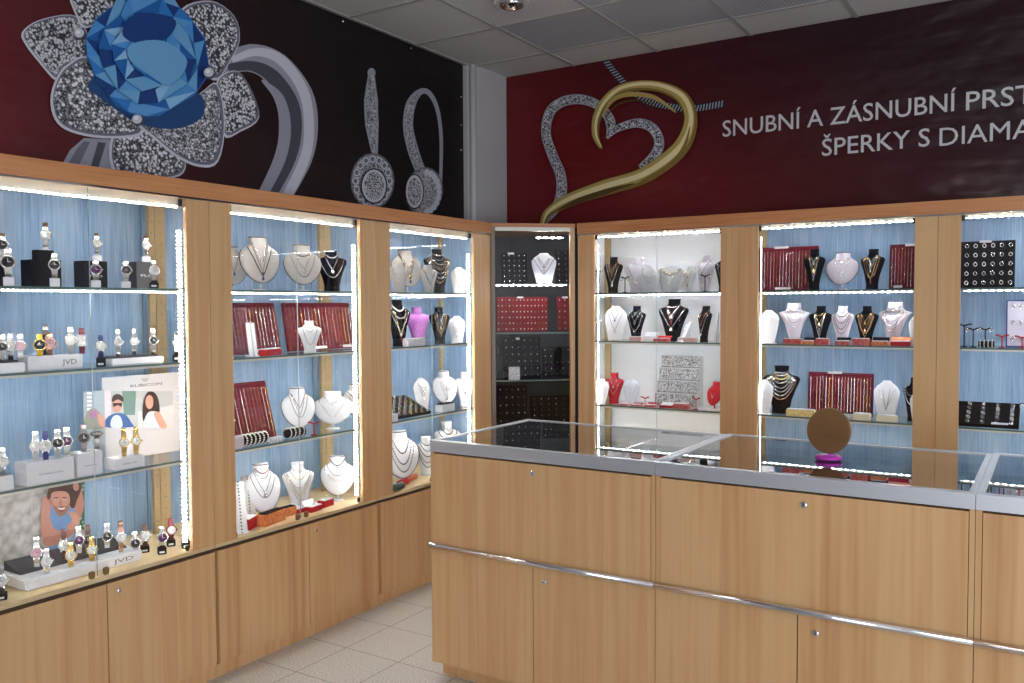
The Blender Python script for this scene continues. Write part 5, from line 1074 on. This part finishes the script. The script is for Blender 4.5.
bust(B, 3, 764, 380, 17, 'card', whitemat, 'white card bust with tiny earrings', 'far left', .06, 0, [Vn('silver', .7, .55, .06, 'drop')], base=whitemat)
bust(B, 3, 781, 366, 36, 'torso', blackv, 'large black bust with eight chains', 'left', .15, 8, [U('silver', .90, .86, .16), U('silver', .88, .80, .18), U('gold', .86, .72, .2), U('silver', .85, .64, .24), U('silver', .83, .54, .27), U('silver', .81, .46, .30), U('silver', .8, .38, .33), U('rose', .78, .30, .37)])
chain_board(B, 3, 807, 872, 373, .16, 'red velvet chain board partly hidden by the round mirror, third shelf', 'third shelf board behind mirror', 20, 6, [(.30, .52, .97)], .92, (silver, rose, gold, silver))
small_box(B, 3, 786, 814, 410, .05, .045, yellowbox, 'wide yellow-gold box left of the round mirror, third shelf', 5, None, None)
small_box(B, 3, 842, 855, 414, .06, .04, lace, 'patterned black and white box right of the round mirror, third shelf', 0, None, 'dark')
small_box(B, 3, 853, 870, 414, .04, .04, cream, 'cream box below the red board, third shelf behind mirror')
bust(B, 3, 886, 381, 24, 'card', whitemat, 'white card bust with long fine chain', 'right', .12, 0, [Vn('silver', .84, .3, .26), Vn('dark', .8, .25, .12)])
small_box(B, 3, 876, 897, 416, .04, .04, cream, 'cream box before white card bust, third shelf behind mirror')
bust(B, 3, 913, 378, 22, 'torso', blackv, 'black bust cut by the frame', 'right end', .15, -20, [U('pearl', .84, .4, .34, None, 1), U('silver', .84, .6, .3, None, 1)])
bust(B, 3, 918, 391, 16, 'card', white, 'bright white card bust', 'beside frame at right end', .05, 0, [])
# ================= cabinet at right edge
grid_board('E', 1, 953, 1014, 241, .17, 'upright black board of large hoop earrings, top shelf, cabinet at right edge', 'the upright black hoop board', 5, 7, 'hoop', blackp, 5, None, (silver, pearl, silver), [(.42, .62, .965)], 'earring board', None)
t_stand('E', 2, 964, 324, .10, blackp, 'tall black T stand, leftmost, second shelf, cabinet at right edge', 14, 0, False)
t_stand('E', 2, 973, 328, .08, blackp, 'black T stand, second from left, second shelf, cabinet at right edge', 13, 0, True)
t_stand('E', 2, 985, 328, .11, blackp, 'black T stand, third from left, second shelf, cabinet at right edge', 13, 0, True)
bracelet_roll('E', 2, 978, 994, 340, .05, 'pearly bracelet roll before black T stands, second shelf, right edge', 4)
t_stand('E', 2, 1002, 335, .08, redbright, 'red T stand left of the framed board, second shelf, right edge', 12, 0, False)
t_stand('E', 2, 1022, 336, .05, redbright, 'red T stand before the framed board, second shelf, right edge', 13, 0, False)
p, mt = place('E', 2, 1024, .16, 0, .0005); w2 = wid(p, 32)/2; h = topz(p, 300); t = thing('framed_board', 'dark-framed pale board of silver charms, second shelf, cabinet at right edge', 'display board', mt)
MB().box(-w2, 0, 0, w2, .012, .006, navy).box(-w2, 0, h-.006, w2, .012, h, navy).box(-w2, 0, .006, -w2+.006, .012, h-.006, navy).box(w2-.006, 0, .006, w2, .012, h-.006, navy).build('frame', t); bx(-w2+.0065, .004, .0065, w2-.0065, .009, h-.0065, mat('pale_lilac_felt', (.55, .52, .60), .8)).build('panel', t)
for k in range(12):
    x = -w2+.03+(k % 4)*(2*w2-.06)/3; z = .04+(k//4)*(h-.07)/2
    tag(obj('charm', cached('chm', lambda: MB().tube([(.010*math.cos(a), 0, .010*math.sin(a)) for a in [math.pi*2*i/10 for i in range(10)]], .0022, silver, 5, True).ball((0, 0, 0), .004, darksilver, 1).mesh('charm')), None, mt @ Matrix.Translation((x, .0015, z))), f'silver charm in {ORD[k//4]} row from bottom, {ORD[k % 4]} column of the framed board', 'charm', 'charms on the framed board')
grid_board('E', 3, 945, 1018, 405, .05, 'black ring tray tilted flat, third shelf, cabinet at right edge', 'the tilted ring tray at right edge', 5, 5, 'hoop', blackv, 62, .20, (silver, silver, pearl), [(.63, .86, .03)], 'ring tray', None)
t_stand('E', 3, 1028, 404, .08, blackp, 'black T stand beside tilted ring tray, third shelf, right edge', 14, 0, True)
